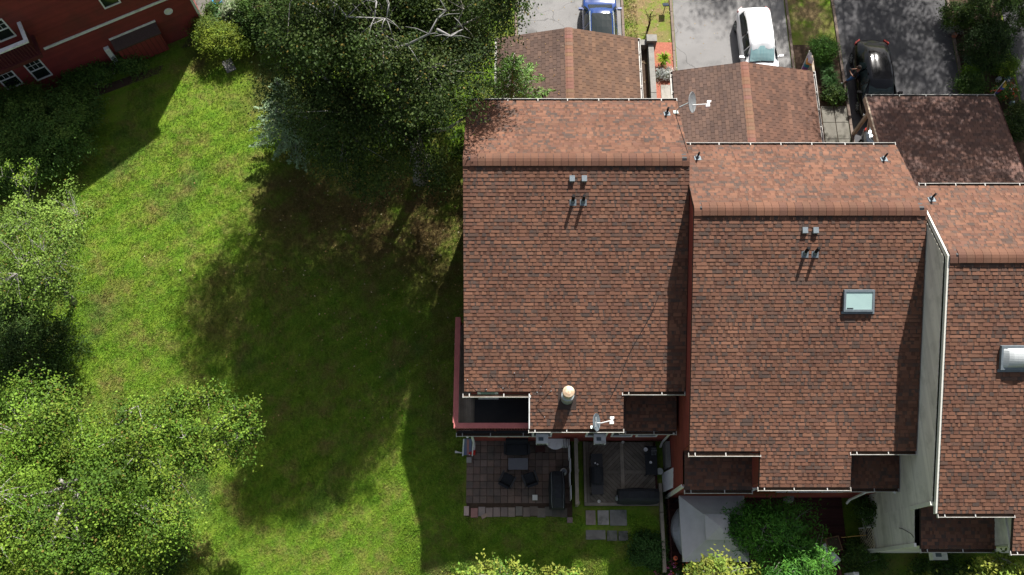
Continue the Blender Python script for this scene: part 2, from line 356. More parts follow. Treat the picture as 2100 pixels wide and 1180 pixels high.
def shingle_slope(mb, x0, x1, P0, P1, ex=.143, seed=0):
    """laminated shingles: P0=(y,z) at the eave, P1 at the ridge; tabs stand proud of each course"""
    r = random.Random(seed); a, b = Vector((0, *P0)), Vector((0, *P1)); d = (b - a); L = d.length; d.normalize()
    nrm = Vector((0, -d.z, d.y)); nrm = nrm if nrm.z > 0 else -nrm
    k = int(round(L / ex)); e = L / k
    def q(x, s, h): v = a + d * s + nrm * h; return (x, v.y, v.z)
    for i in range(k):
        s0, s1 = i * e, (i + 1) * e; x = x0 - r.random() * .3
        # the lower lamination of the course: runs of blended dark granules
        while x < x1:
            w = r.uniform(.25, .7); xa, xb = max(x, x0), min(x + w, x1); x += w
            if xb - xa < .01: continue
            c = r.choice(COOL) if r.random() < .5 else tuple(v * .68 for v in r.choice(WARM)); f = r.uniform(.95, 1.2); c = tuple(v * f for v in c)
            mb.poly([q(xa, s0, .008), q(xb, s0, .008), q(xb, s1, .0), q(xa, s1, .0)], c)
            mb.poly([q(xa, s0, .011), q(xb, s0, .011), q(xb, s0, -.002), q(xa, s0, -.002)], tuple(v * .5 for v in c))
        x = x0 - r.random() * .25
        blend = r.uniform(.9, 1.08)
        while x < x1:
            w = r.choice((.11, .14, .17, .21, .27, .38)) * r.uniform(.85, 1.15); g = r.choice((.05, .08, .11, .14, .17))
            xa, xb = max(x, x0), min(x + w, x1); x += w + g
            if xb - xa < .02: continue
            c = r.choice(WARM) if r.random() < .84 else r.choice(COOL); f = r.uniform(.88, 1.10) * blend
            c = tuple(v * f for v in c); h0, h1, s2 = .020, .005, s1 - (s1 - s0) * r.choice((.0, .0, .3))
            mb.poly([q(xa, s0, h0), q(xb, s0, h0), q(xb - .008, s2, h1), q(xa + .008, s2, h1)], c)
            mb.poly([q(xa, s0, h0), q(xb, s0, h0), q(xb, s0, .010), q(xa, s0, .010)], tuple(v * .6 for v in c))
            mb.poly([q(xa, s0, h0), q(xa, s0, .010), q(xa + .008, s2, .002), q(xa + .008, s2, h1)], tuple(v * .7 for v in c))
            mb.poly([q(xb, s0, h0), q(xb, s0, .010), q(xb - .008, s2, .002), q(xb - .008, s2, h1)], tuple(v * .7 for v in c))
def slab(mb, x0, x1, P0, P1, th=.16, tint=1.0):
    (y0, z0), (y1, z1) = P0, P1
    mb.hexa([(x0, y0, z0 - th), (x1, y0, z0 - th), (x1, y1, z1 - th), (x0, y1, z1 - th), (x0, y0, z0), (x1, y0, z0), (x1, y1, z1), (x0, y1, z1)], tint)
def gutter(parent, x0, x1, y, z, side, mt='gutter', hang=1.25, sag=0.012):
    """open channel along X; side=-1 for an eave facing -Y"""
    mb = MB(); s = side; n = max(2, int((x1 - x0) / .8)); w = .125
    for i in range(n):
        a, b = x0 + (x1 - x0) * i / n, x0 + (x1 - x0) * (i + 1) / n
        za, zb = z - random.uniform(0, sag), z - random.uniform(0, sag)
        ya, yb = y + s * w, y + s * (w + .015)
        mb.hexa([(a, ya, za - .11), (b, ya, za - .11), (b, yb, za - .11), (a, yb, za - .11), (a, ya, za + .0), (b, ya, za), (b, yb + s * .002, za), (a, yb + s * .002, za)])
        mb.poly([(a, y, za - .11), (b, y, za - .11), (b, ya, za - .105), (a, ya, za - .105)])
    for x in (x0, x1):
        mb.box(x - .012, x + .012, min(y, y + s * (w + .036)), max(y, y + s * (w + .036)), z - .12, z + .003)
    g = obj('gutter', mb, M[mt], parent)
    x = x0 + .25
    while x < x1 - .1:
        mb = MB(); mb.box(x - .018, x + .018, min(y, y + s * w), max(y, y + s * w), z - .012, z + .004); obj('gutter_hanger', mb, M[mt], g); x += hang * random.uniform(.9, 1.1)
    mb = MB(); mb.box(x0 + .02, x1 - .02, min(y + s * .01, y + s * (w - .005)), max(y + s * .01, y + s * (w - .005)), z - .10, z - .072)
    obj('gutter_debris', mb, M['soil'], g); return g
def window(parent, origin, udir, nrm, w, h, mullion=True, glassm='glass', framem='white', fw=.07, grid=False):
    """origin = lower left corner on the wall plane"""
    o, u, n = Vector(origin), Vector(udir).normalized(), Vector(nrm).normalized(); zz = Vector((0, 0, 1)); mb = MB()
    def bar(a0, a1, z0, z1, d0, d1): c = o + u * (a0 + a1) / 2 + zz * (z0 + z1) / 2 + n * (d0 + d1) / 2; mb.obox(c, u * (a1 - a0) / 2, n * (d1 - d0) / 2, zz * (z1 - z0) / 2)
    bar(0, w, 0, fw, .0, .075); bar(0, w, h - fw, h, .0, .06); bar(0, fw, fw, h - fw, .0, .06); bar(w - fw, w, fw, h - fw, .0, .06)
    if mullion: bar(fw, w - fw, h / 2 - .03, h / 2 + .03, .0, .055)
    if grid:
        for i in (1, 2): bar(fw + (w - 2 * fw) * i / 3 - .01, fw + (w - 2 * fw) * i / 3 + .01, h / 2 + .03, h - fw, .02, .035)
        bar(fw, w - fw, h * .75 - .01, h * .75 + .01, .02, .036)
    f = obj('window', mb, M[framem], parent)
    halves = ((fw, h / 2 - .03), (h / 2 + .03, h - fw)) if mullion else ((fw, h - fw),)
    for z0, z1 in halves:
        g = MB(); g.obox(o + u * w / 2 + zz * (z0 + z1) / 2 + n * .024, u * (w / 2 - fw), n * .004, zz * (z1 - z0) / 2); obj('pane', g, M[glassm], f)
    return f
def downspout(parent, pts, r=.045, mt='white'):
    mb = MB(); mb.tube(pts, r, 6); return obj('downspout', mb, M[mt], parent)

TAN = .466
class U: pass
def unit(name, label, xl, xr, yr, hr, eaves, wall_xl, wall_xr, ys_up, seed, wall_m):
    """eaves: list of (x0, x1, y) of the long south slope"""
    h = U(); h.y, h.hr = yr, hr; h.S = lambda y: hr - TAN * (yr - y); h.N = lambda y: hr - TAN * (y - yr)
    h.root = t = thing(name, label, 'townhouse', ((xl + xr) / 2, yr - 4, 0), 'townhouses with brown shingle roofs')
    yn = yr + 3.55; h.yn = yn
    rf = MB(); sh = MB()
    slab(rf, xl, xr, (yn, h.N(yn) - .004), (yr, hr - .004)); shingle_slope(sh, xl, xr, (yn, h.N(yn)), (yr, hr), seed=seed)
    ymax = max(e[2] for e in eaves)
    slab(rf, xl, xr, (ymax, h.S(ymax) - .004), (yr, hr - .004)); shingle_slope(sh, xl, xr, (ymax, h.S(ymax)), (yr, hr), seed=seed + 1)
    for (a, b, y) in eaves:
        if y < ymax - .2: slab(rf, a, b, (y, h.S(y) - .004), (ymax - .001, h.S(ymax) - .005)); shingle_slope(sh, a, b, (y, h.S(y)), (ymax, h.S(ymax)), seed=seed + 2)
    h.roof = obj('roof', rf, M['shingle_under'], t)
    put('shingles', mesh_of('shingles', sh, M['shingle'], recalc=False), h.roof, kind='stuff')
    # ridge vent covered by cap shingles
    rv = MB(); w = .25
    x0, x1 = xl + .22, xr - .12
    for s, f in ((-1, h.S), (1, h.N)):
        y2 = yr + s * w
        rv.hexa([(x0, yr, hr + .005), (x1, yr, hr + .005), (x1, y2, f(y2) + .022), (x0, y2, f(y2) + .022), (x0, yr, hr + .055), (x1, yr, hr + .055), (x1, y2, f(y2) + .055), (x0, y2, f(y2) + .055)])
    v = obj('ridge_vent', rv, M['black'], h.roof)
    k = int((xr - xl) / .29)
    for i in range(k):
        a, b = xl + (xr - xl) * i / k, xl + (xr - xl) * (i + 1) / k - .014; c = random.choice(WARM); f = random.uniform(.78, .92); c = tuple(q * f for q in c)
        z = .062 if (a > x0 - .05 and b < x1 + .05) else .03
        mb = MB(); pr = [(yr - w - .03, h.S(yr - w - .03) + z + .035), (yr - w * .45, h.S(yr - w * .45) + z + .03), (yr, hr + z), (yr + w * .45, h.N(yr + w * .45) + z + .03), (yr + w + .03, h.N(yr + w + .03) + z + .012)]
        for (ya, za), (yb, zb) in zip(pr, pr[1:]):
            mb.hexa([(a, ya, za - .018), (b, ya, za - .012), (b, yb, zb - .012), (a, yb, zb - .018), (a, ya, za), (b, ya, za + .006), (b, yb, zb + .006), (a, yb, zb)], c)
        put('ridge_shingle', mesh_of('ridge_shingle', mb, M['shingle']), t)
    # eave gutters
    gutter(t, xl + .15, xr, yn, h.N(yn) - .02, 1)
    for (a, b, y) in eaves: gutter(t, a - .05, b + .02, y, h.S(y) - .02, -1)
    # outer walls
    top = lambda y: min(h.S(y), h.N(y)) - .18
    ynw = yn - .3
    prof = [(ys_up, 0), (ynw, 0), (ynw, top(ynw)), (yr, top(yr)), (ys_up, top(ys_up))]
    siding('wall', t, (wall_xl, 0, 0), (0, 1, 0), (-1, 0, 0), prof, wall_m)
    siding('wall', t, (wall_xr, 0, 0), (0, 1, 0), (1, 0, 0), prof, wall_m)
    siding('wall', t, (wall_xl, ys_up, 0), (1, 0, 0), (0, -1, 0), [(0, 0), (wall_xr - wall_xl, 0), (wall_xr - wall_xl, top(ys_up)), (0, top(ys_up))], wall_m)
    siding('wall', t, (wall_xl, ynw, 0), (1, 0, 0), (0, 1, 0), [(0, 0), (wall_xr - wall_xl, 0), (wall_xr - wall_xl, top(ynw)), (0, top(ynw))], wall_m)
    return h
def bay(h, x0, x1, ys, yback, zt_front, wall_m, zb=0.0):
    """projecting part of the upper floor under the middle eave, plus its two side walls"""
    t = h.root
    siding('wall', t, (x0, ys, 0), (1, 0, 0), (0, -1, 0), [(0, zb), (x1 - x0, zb), (x1 - x0, zt_front), (0, zt_front)], wall_m)
    pr = [(ys, zb), (yback, zb), (yback, h.S(yback) - .2), (ys, zt_front)]
    siding('wall', t, (x0, 0, 0), (0, 1, 0), (-1, 0, 0), pr, wall_m)
    siding('wall', t, (x1, 0, 0), (0, 1, 0), (1, 0, 0), pr, wall_m)
def low_roof(h, x0, x1, ys, yback, z, rise, wall_x0, wall_x1, yw, wall_m, seed, left_wall=True, zb=0.0):
    """single-storey lean-to with its own shingles and gutter"""
    t = h.root; rf = MB(); sh = MB()
    slab(rf, x0, x1, (ys, z - .004), (yback, z + rise - .004), .12); shingle_slope(sh, x0, x1, (ys, z), (yback, z + rise), seed=seed)
    r = obj('lean_to_roof', rf, M['shingle_under'], t); put('shingles', mesh_of('shingles', sh, M['shingle'], recalc=False), r, kind='stuff')
    gutter(t, x0, x1, ys, z - .02, -1)
    zt = z - .1
    siding('wall', t, (wall_x0, yw, 0), (1, 0, 0), (0, -1, 0), [(0, zb), (wall_x1 - wall_x0, zb), (wall_x1 - wall_x0, zt), (0, zt)], wall_m)
    pr = [(yw, zb), (yback, zb), (yback, z + rise - .14), (yw, zt)]
    if left_wall: siding('wall', t, (wall_x0, 0, 0), (0, 1, 0), (-1, 0, 0), pr, wall_m)

RED, BEI = M['red_siding'], M['beige_siding']
# --- first townhouse (end of the row)
A = unit('townhouse', 'end townhouse with rust red walls, round metal chimney and a railed roof deck', -2.08, 6.66, 16.09, 9.23,
         [(-2.08, .52, 7.76), (.52, 4.22, 6.47), (4.22, 6.62, 7.84)], -1.86, 6.58, 8.05, 11, RED)
bay(A, .62, 4.12, 6.80, 8.05, A.S(6.8) - .2, RED)
low_roof(A, 4.22, 6.56, 6.62, 8.05, 3.45, .5, 4.12, 6.56, 6.80, RED, 21, False)
t = A.root
# ground floor under the deck
siding('wall', t, (-1.86, 6.80, 0), (1, 0, 0), (0, -1, 0), [(0, 0), (2.48, 0), (2.48, 3.1), (0, 3.1)], RED)
siding('wall', t, (-1.86, 6.80, 0), (0, 1, 0), (-1, 0, 0), [(0, 0), (1.25, 0), (1.25, 3.1), (0, 3.1)], RED)
mb = MB(); mb.box(-2.5, .60, 6.58, 8.04, 3.08, 3.26); mb.box(-2.5, -1.88, 8.04, 11.3, 3.08, 3.26)
dk = obj('roof_deck', mb, mat('deck_membrane', (.022, .022, .024), (.032, .03, .03), 1.5, .8, .2), t)
mb = MB()
for i in range(9): mb.box(-2.44 + i * .075 + (.004), -2.44 + (i + 1) * .075, 6.66, 11.25, 3.262, 3.285, random.uniform(.5, 1.3))
obj('duckboard', mb, M['wood_grey'], dk)
# railing of the deck: caps, posts and balusters
rail = thing('deck_railing', 'faded red wooden deck railing wrapping the corner of the end townhouse', 'railing', (-2.4, 6.8, 3.26))
mb = MB(); mb.box(-2.55, .58, 6.60, 6.82, 4.12, 4.17); mb.box(-2.59, -2.37, 6.82, 11.3, 4.12, 4.17); mb.box(-2.50, -2.37, 11.2, 11.3, 3.3, 4.12)
obj('cap_rail', mb, M['pinkrail'], rail)
mb = MB(); mb.box(-2.45, .56, 6.66, 6.72, 3.34, 3.40); mb.box(-2.50, -2.44, 6.72, 11.25, 3.34, 3.40); obj('bottom_rail', mb, M['darkred'], rail)
bal = MB(); bal.box(-.02, .02, -.02, .02, 0, .72); bme = mesh_of('baluster', bal, M['darkred'])
for i in range(26): o = put('baluster', bme, rail, False); o.location = Vector((-2.4 + i * .115, 6.69, 3.40)) - rail.location
for i in range(38): o = put('baluster', bme, rail, False); o.location = Vector((-2.47, 6.85 + i * .115, 3.40)) - rail.location
for x, y in ((-2.46, 6.68), (-.9, 6.69), (-2.47, 9.0), (-2.47, 11.2)):
    mb = MB(); mb.box(x - .045, x + .045, y - .045, y + .045, 3.262, 4.12); obj('post', mb, M['darkred'], rail)
gutter(t, -2.5, .62, 6.58, 3.22, -1)
mb = MB()   # white trim on the side of the middle eave
mb.hexa([(.47, 6.47, A.S(6.47) - .16), (.515, 6.47, A.S(6.47) - .16), (.515, 7.75, A.S(7.75) - .16), (.47, 7.75, A.S(7.75) - .16), (.47, 6.47, A.S(6.47) + .03), (.515, 6.47, A.S(6.47) + .03), (.515, 7.75, A.S(7.75) + .03), (.47, 7.75, A.S(7.75) + .03)])
obj('rake_trim', mb, M['white'], t)
mb = MB(); mb.obox((-1.18, 8.0, 4.35), (.42, 0, 0), (0, .04, 0), (0, 0, 1.0)); d = obj('door', mb, M['white'], t, label='white door onto the roof deck')
mb = MB(); mb.obox((-1.18, 7.95, 4.55), (.28, 0, 0), (0, .012, 0), (0, 0, .6)); obj('pane', mb, M['pale_glass'], d)
for x in (-1.25, -.32, .66): window(t, (x, 6.79, 1.45), (1, 0, 0), (0, -1, 0), .84, 1.25, False)
for x in (2.95, 4.05, 5.12): window(t, (x, 6.79, 1.45), (1, 0, 0), (0, -1, 0), .92, 1.25, False)
downspout(t, [(-2.05, 6.43, 3.12), (-2.0, 6.6, 2.9), (-1.9, 6.62, 2.6), (-1.9, 6.62, .3), (-1.9, 6.4, .12), (-2.1, 6.2, .1), (-2.75, 6.3, .06)], .055)
downspout(t, [(6.45, 6.5, 3.4), (6.47, 6.7, 3.1), (6.47, 6.7, .3), (6.4, 6.5, .1)], .05, 'offwhite')
# --- second townhouse
B = unit('townhouse', 'middle townhouse with rust red walls and a pale rectangular skylight in its roof', 6.64, 15.36, 13.9, 9.46,
         [(6.66, 9.36, 5.41), (9.36, 12.88, 4.18), (12.88, 15.36, 5.47)], 6.70, 15.4, 5.75, 31, RED)
bay(B, 9.46, 12.78, 4.42, 5.75, B.S(4.42) - .2, RED, -1.0)
low_roof(B, 6.74, 9.46, 4.24, 5.75, 3.5, .5, 6.70, 9.46, 4.42, RED, 41, True, -1.0)
low_roof(B, 12.88, 15.36, 4.30, 5.75, 3.5, .5, 12.78, 15.36, 4.42, RED, 43, False, -1.0)
t = B.root
for x in (7.2, 8.1, 9.0): window(t, (x, 4.41, 1.7), (1, 0, 0), (0, -1, 0), .86, 1.2, False, 'pale_glass')
for x in (10.9, 11.85, 12.8): window(t, (x, 4.41, 1.7), (1, 0, 0), (0, -1, 0), .9, 1.2, False)
mb = MB(); mb.box(6.63, 6.76, 4.35, 4.47, -1, 3.35); obj('corner_board', mb, M['offwhite'], t)
downspout(t, [(15.2, 4.14, 3.42), (15.1, 4.3, 3.1), (14.6, 4.33, 2.0), (14.55, 4.3, 1.9), (14.5, 4.2, .3), (14.4, 4.05, .1)], .055)
# --- third townhouse
D = unit('townhouse', 'townhouse with a tall pale beige side wall at the high end of the row', 15.55, 25.6, 11.74, 10.15,
         [(15.62, 18.38, 3.08), (18.38, 25.6, 1.78)], 15.42, 25.5, 3.5, 51, BEI)
t = D.root
bay(D, 18.46, 25.4, 2.05, 3.5, D.S(2.05) - .2, BEI, -1.0)
low_roof(D, 15.6, 18.5, 1.93, 3.5, 4.15, .55, 15.42, 18.46, 2.05, BEI, 61, True, -1.0)
mb = MB(); mb.box(15.34, 15.43, 2.0, 2.14, -.6, 4.2); mb.box(15.345, 15.44, 3.38, 3.52, 4.25, 6.1);  obj('corner_board', mb, M['offwhite'], t)
mb = MB()
for y0, y1 in ((3.08, 11.74),):
    mb.hexa([(15.48, y0, D.S(y0) - .2), (15.56, y0, D.S(y0) - .2), (15.56, y1, D.S(y1) - .2), (15.48, y1, D.S(y1) - .2), (15.48, y0, D.S(y0) - .01), (15.56, y0, D.S(y0) - .01), (15.56, y1, D.S(y1) - .01), (15.48, y1, D.S(y1) - .01)])
yn = D.yn; mb.hexa([(15.48, 11.74, 9.95), (15.56, 11.74, 9.95), (15.56, yn, D.N(yn) - .2), (15.48, yn, D.N(yn) - .2), (15.48, 11.74, 10.14), (15.56, 11.74, 10.14), (15.56, yn, D.N(yn) - .01), (15.48, yn, D.N(yn) - .01)])
mb.box(18.38, 18.46, 1.8, 3.05, 5.3, 5.42)
obj('rake_trim', mb, M['offwhite'], t)
# a wall pipe and a thin cable on the beige wall
mb = MB(); mb.tube([(15.36, 2.35, 4.2), (15.37, 2.5, 4.0), (15.38, 2.75, 3.2), (15.38, 2.8, 2.9)], .012, 5); obj('cable', mb, M['black'], t)

# --- roof fittings
def vent_box(h, x, y):
    f = h.S(y); mb = MB(); z0 = f
    mb.hexa([(x - .10, y - .10, h.S(y - .1) - .01), (x + .10, y - .10, h.S(y - .1) - .01), (x + .10, y + .10, h.S(y + .1) - .01), (x - .10, y + .10, h.S(y + .1) - .01),
             (x - .085, y - .09, f + .07), (x + .085, y - .09, f + .07), (x + .085, y + .09, f + .12), (x - .085, y + .09, f + .12)])
    v = obj('roof_vent', mb, M['metal'], h.root)
    mb = MB(); mb.hexa([(x - .1, y - .12, f + .072), (x + .1, y - .12, f + .072), (x + .1, y + .1, f + .124), (x - .1, y + .1, f + .124), (x - .1, y - .12, f + .095), (x + .1, y - .12, f + .095), (x + .1, y + .1, f + .145), (x - .1, y + .1, f + .145)])
    obj('vent_hood', mb, M['lead'], v)
def pipe(h, x, y, ht=.50, side='S', r=.062):
    fn = h.S if side == 'S' else h.N; f = fn(y); mb = MB(); mb.tube([(x, y, f - .05), (x, y, f + ht)], r, 10)
    p = obj('vent_pipe', mb, M['pipe'], h.root)
    mb = MB(); mb.hexa([(x - .13, y - .17, fn(y - .17) + .022), (x + .13, y - .17, fn(y - .17) + .022), (x + .13, y + .05, fn(y + .05) + .022), (x - .13, y + .05, fn(y + .05) + .022),
                        (x - .13, y - .17, fn(y - .17) + .03), (x + .13, y - .17, fn(y - .17) + .03), (x + .13, y + .05, fn(y + .05) + .03), (x - .13, y + .05, fn(y + .05) + .03)])
    mb.lathe((x, y, f), [(.10, .0), (.088, .05), (.07, .10), (.066, .13)], 10); obj('flashing', mb, M['lead'], p)
for x, y in ((2.13, 15.38), (2.6, 15.38)): vent_box(A, x, y)
for x, y in ((2.17, 14.62), (2.57, 14.62)): pipe(A, x, y)
for x, y in ((10.8, 13.13), (11.2, 13.13)): vent_box(B, x, y)
for x, y in ((10.84, 12.38), (11.22, 12.38)): pipe(B, x, y)
pipe(A, 6.13, 18.85, .42, 'N', .045); pipe(B, 7.2, 16.72, .42, 'N', .04); pipe(B, 14.6, 16.65, .42, 'N', .04); pipe(D, 15.9, 14.6, .42, 'N', .04)
# chimney flue with storm collar and cap
x, y = 1.99, 7.62; f = A.S(y); mb = MB(); mb.lathe((x, y, 0), [(.27, f - .2), (.26, f + .3), (.25, f + .42), (.20, f + .44), (.19, f + .48), (.19, f + .92)], 24)
ch = obj('chimney', mb, M['metal'], A.root, smooth=False, label='round galvanised flue with rusty tan cap')
mb = MB(); mb.lathe((x, y, f + .88), [(.20, 0), (.235, .02), (.235, .15), (.22, .17), (.10, .21), (.02, .215)], 24); obj('cap', mb, mat('tan_cap', (.50, .40, .28), (.34, .23, .14), 9, .5, .4, .2), ch)
mb = MB(); mb.hexa([(x - .36, y - .45, A.S(y - .45) + .016), (x + .36, y - .45, A.S(y - .45) + .016), (x + .36, y + .3, A.S(y + .3) + .016), (x - .36, y + .3, A.S(y + .3) + .016), (x - .36, y - .45, A.S(y - .45) + .024), (x + .36, y - .45, A.S(y - .45) + .024), (x + .36, y + .3, A.S(y + .3) + .024), (x - .36, y + .3, A.S(y + .3) + .024)]); obj('flashing', mb, M['shingle_under'], ch)
# skylights
def skylight(h, x0, x1, y0, y1, domed=False):
    nn = Vector((0, -TAN, 1)).normalized(); q = lambda x, y, k: Vector((x, y, h.S(y))) + nn * k
    mb = MB(); w = .075
    def bar(xa, xb, ya, yb, k0, k1): mb.hexa([q(xa, ya, k0), q(xb, ya, k0), q(xb, yb, k0), q(xa, yb, k0), q(xa, ya, k1), q(xb, ya, k1), q(xb, yb, k1), q(xa, yb, k1)])
    bar(x0, x1, y0, y0 + w, .0, .15); bar(x0, x1, y1 - w, y1, .0, .15); bar(x0, x0 + w, y0 + w, y1 - w, .0, .148); bar(x1 - w, x1, y0 + w, y1 - w, .0, .148)
    bar(x0 - .05, x1 + .05, y0 - .09, y0 - .002, .012, .03)
    s = obj('skylight', mb, M['lead'], h.root); g = MB()
    if domed:
        n = 8
        for i in range(n):
            for j in range(n):
                P = []
                for di, dj in ((0, 0), (1, 0), (1, 1), (0, 1)):
                    a, b = (i + di) / n, (j + dj) / n; P.append(q(x0 + w + (x1 - x0 - 2 * w) * a, y0 + w + (y1 - y0 - 2 * w) * b, .14 + .22 * (math.sin(math.pi * a) * math.sin(math.pi * b)) ** .5))
                g.poly(P)
        obj('dome', g, mat('acrylic_dome', (.42, .44, .44), (.36, .38, .38), 4, .2, .5), s, smooth=True)
    else:
        g.hexa([q(x0 + w, y0 + w, .10), q(x1 - w, y0 + w, .10), q(x1 - w, y1 - w, .10), q(x0 + w, y1 - w, .10), q(x0 + w, y0 + w, .125), q(x1 - w, y0 + w, .125), q(x1 - w, y1 - w, .125), q(x0 + w, y1 - w, .125)])
        obj('pane', g, mat('skylight_shade', (.36, .50, .47), (.33, .46, .44), 2, .15, .5), s)
        g = MB(); g.hexa([q(x0 + .12, y0 + .10, .127), q(x0 + .36, y0 + .10, .127), q(x0 + .36, y0 + .13, .127), q(x0 + .12, y0 + .13, .127), q(x0 + .12, y0 + .10, .135), q(x0 + .36, y0 + .10, .135), q(x0 + .36, y0 + .13, .135), q(x0 + .12, y0 + .13, .135)]); obj('latch', g, M['black'], s)
skylight(B, 12.33, 13.48, 10.38, 11.13); skylight(D, 17.52, 18.9, 7.98, 8.78, True)
# loose cables over the first roof
mb = MB(); P = []
for i in range(15):
    f = i / 14; xx = 5.55 - 2.0 * f; yy = 11.3 - 3.9 * f; P.append((xx + .05 * math.sin(9 * f), yy, A.S(yy) + .03))
mb.tube(P, .011, 4); obj('cable', mb, M['black'], A.root)
mb = MB(); P = [(6.47 + .03 * i, 18.8 - .45 * i, A.N(18.8 - .45 * i) + .03) for i in range(7)] + [(6.62, 15.95, A.S(15.95) + .05)]; mb.tube(P, .010, 4); obj('cable', mb, M['black'], A.root)
zig = [(-2.0, 7.9), (-1.95, 8.25), (-1.6, 7.85), (-1.2, 7.9), (-1.05, 8.45), (-.55, 7.95), (-.35, 8.0), (-.1, 8.5), (-.02, 7.85), (.25, 8.25), (.5, 8.2), (.8, 7.8), (1.3, 8.55), (.95, 8.0), (.85, 7.5), (1.35, 7.85), (.75, 7.3), (1.1, 6.9)]
mb = MB(); mb.tube([(a, b, A.S(b) + .03) for a, b in zig], .006, 4); hc = obj('heating_cable', mb, M['black'], A.root)
mb = MB()
for a, b in zig[1::2]: mb.rbox(a, b, A.S(b) + .02, A.S(b) + .045, .028, .028)
obj('cable_clip', mb, M['dishgrey'], hc)
# window air conditioners of the first and second floor windows
def ac(x, y, z, w, label, mb=None):
    t = thing('window_air_conditioner', label, 'air conditioner', (x, y, z), 'window air conditioners')
    mb = MB(); mb.box(x - w / 2, x + w / 2, y - .42, y - .02, z, z + .36); obj('case', mb, M['white'], t)
    mb = MB()
    for i in range(7): mb.box(x - w / 2 + .04 + i * (w - .1) / 7, x - w / 2 + .06 + i * (w - .1) / 7 + .02, y - .428, y - .421, z + .04, z + .32)
    obj('grille', mb, M['black'], t)
    mb = MB(); mb.box(x - w * .3, x + w * .1, y - .3, y - .15, z + .362, z + .368); obj('vent_slot', mb, M['dishdark'], t)
ac(1.08, 6.78, 1.55, .52, 'white window air conditioner above the round white table')
ac(3.55, 6.78, 1.55, .50, 'white window air conditioner above the small wooden deck')
ac(17.3, 2.03, 1.6, .6, 'white window air conditioner under the eave of the beige townhouse')
# ------------------------------------------------------------------ red house at the upper left: its high side wall
pa, pb = at(380, 76), at(150, 172)
wd = (pb - pa).normalized(); wn_ = Vector((-wd.y, wd.x, 0)); wn_ = wn_ if wn_.y < 0 else -wn_
def on_wall(x, y, off=0.0):
    r = Vector(ray(x, y)); p0 = pa + wn_ * off; s = (p0 - Vector(CP)).dot(wn_) / r.dot(wn_); p = Vector(CP) + r * s
    return (p - p0).dot(wd), p.z
u0 = on_wall(412, 33)[0] + 0.0; P0 = pa + wd * u0
ow = lambda x, y, off=0.0: (on_wall(x, y, off)[0] - u0, on_wall(x, y, off)[1])
rh = thing('red_house', 'dark red clapboard house with white framed windows beside the lawn', 'house', P0)
W3 = lambda u, z, o=0.0: P0 + wd * u + wn_ * o + Vector((0, 0, z))
LEN = 17.0; prof = [(0, 0), (LEN, 0), (LEN, 5.8), (4.6, 8.75), (0, 6.4)]
siding('wall', rh, P0, wd, wn_, prof, M['maroon_siding'], .13)
siding('wall', rh, P0, -wn_, -wd, [(0, 0), (12, 0), (12, 6.4), (0, 6.4)], M['maroon_siding'], .13)
def ubox(mb, u0_, u1_, z0, z1, o0, o1, tint=1.0): mb.obox(W3((u0_ + u1_) / 2, (z0 + z1) / 2, (o0 + o1) / 2), wd * (u1_ - u0_) / 2, wn_ * (o1 - o0) / 2, (0, 0, (z1 - z0) / 2), tint); return mb
mb = MB()
for (ua, za), (ub, zb) in (((-.35, 6.32), (4.6, 8.8)), ((4.6, 8.8), (LEN, 5.85))):
    for o0, o1 in ((.25, -12.3),):
        mb.hexa([W3(ua, za, o0), W3(ub, zb, o0), W3(ub, zb, o1), W3(ua, za, o1), W3(ua, za + .2, o0), W3(ub, zb + .2, o0), W3(ub, zb + .2, o1), W3(ua, za + .2, o1)])
obj('roof', mb, M['shingle_under'], rh)
zb_ = ow(370, 0)[1], ow(80, 88)[1]; ub_ = ow(370, 0)[0], ow(80, 88)[0]; zband = (zb_[0] + zb_[1]) / 2
obj('band_board', ubox(MB(), 0.05, ub_[1], zband - .07, zband + .07, .0, .06), M['white'], rh)
obj('corner_board', ubox(MB(), -.03, .10, .2, 6.3, .0, .045), M['white'], rh)
def rwin(tr, br, bl, h=1.5, w=.9, gl='glass', grid=True):
    (ua, za), (ub, zb), (uc, zc) = ow(*tr), ow(*br), ow(*bl); w = max(.8, abs(uc - ub)); z0 = (zb + zc) / 2; hh = (za - zb) if tr else h
    window(rh, W3(ub, z0), wd, wn_, w, max(1.3, hh), True, gl, 'white', .065, grid)
rwin((78, 118), (109, 153), (75, 164)); rwin((17, 138), (50, 171), (14, 182)); rwin((5, 39), (35, 73), (0, 84), gl='glass')
(ua, za), (ub, zb) = ow(213, 16), ow(249, 5); window(rh, W3(ub, (za + zb) / 2), wd, wn_, abs(ua - ub), 1.5, True, 'glass', 'white', .065, True)
# boxed bay with a small lean-to top
(ua, za), (ub, zb) = ow(222, 78), ow(320, 47); zt = (za + zb) / 2; bz = ow(347, 96, .75)[1]; u1_, u2_ = ub, ua
by = thing('x', 'x', 'x') if False else None
mb = ubox(MB(), u1_ + .08, u2_ - .08, max(.1, zt - 1.75), zt - .33, 0, .5); bay_o = obj('bay', mb, M['maroon_siding'], rh)
mb = MB(); mb.hexa([W3(u1_, zt - .10, 0), W3(u2_, zt - .10, 0), W3(u2_, zt - .36, .58), W3(u1_, zt - .36, .58), W3(u1_, zt, 0), W3(u2_, zt, 0), W3(u2_, zt - .27, .58), W3(u1_, zt - .27, .58)])
obj('bay_roof', mb, mat('bay_shingle', (.085, .055, .05), (.06, .04, .036), 12, .9, .2), bay_o)
obj('flashing', ubox(MB(), u1_ - .02, u2_ + .02, zt - .02, zt + .09, 0, .05), M['white'], bay_o)
mb = MB()
for i in range(9): ubox(mb, u1_ + .14 + i * (u2_ - u1_ - .3) / 8.5, u1_ + .17 + i * (u2_ - u1_ - .3) / 8.5, max(.12, zt - 1.7), zt - .37, .5, .515)
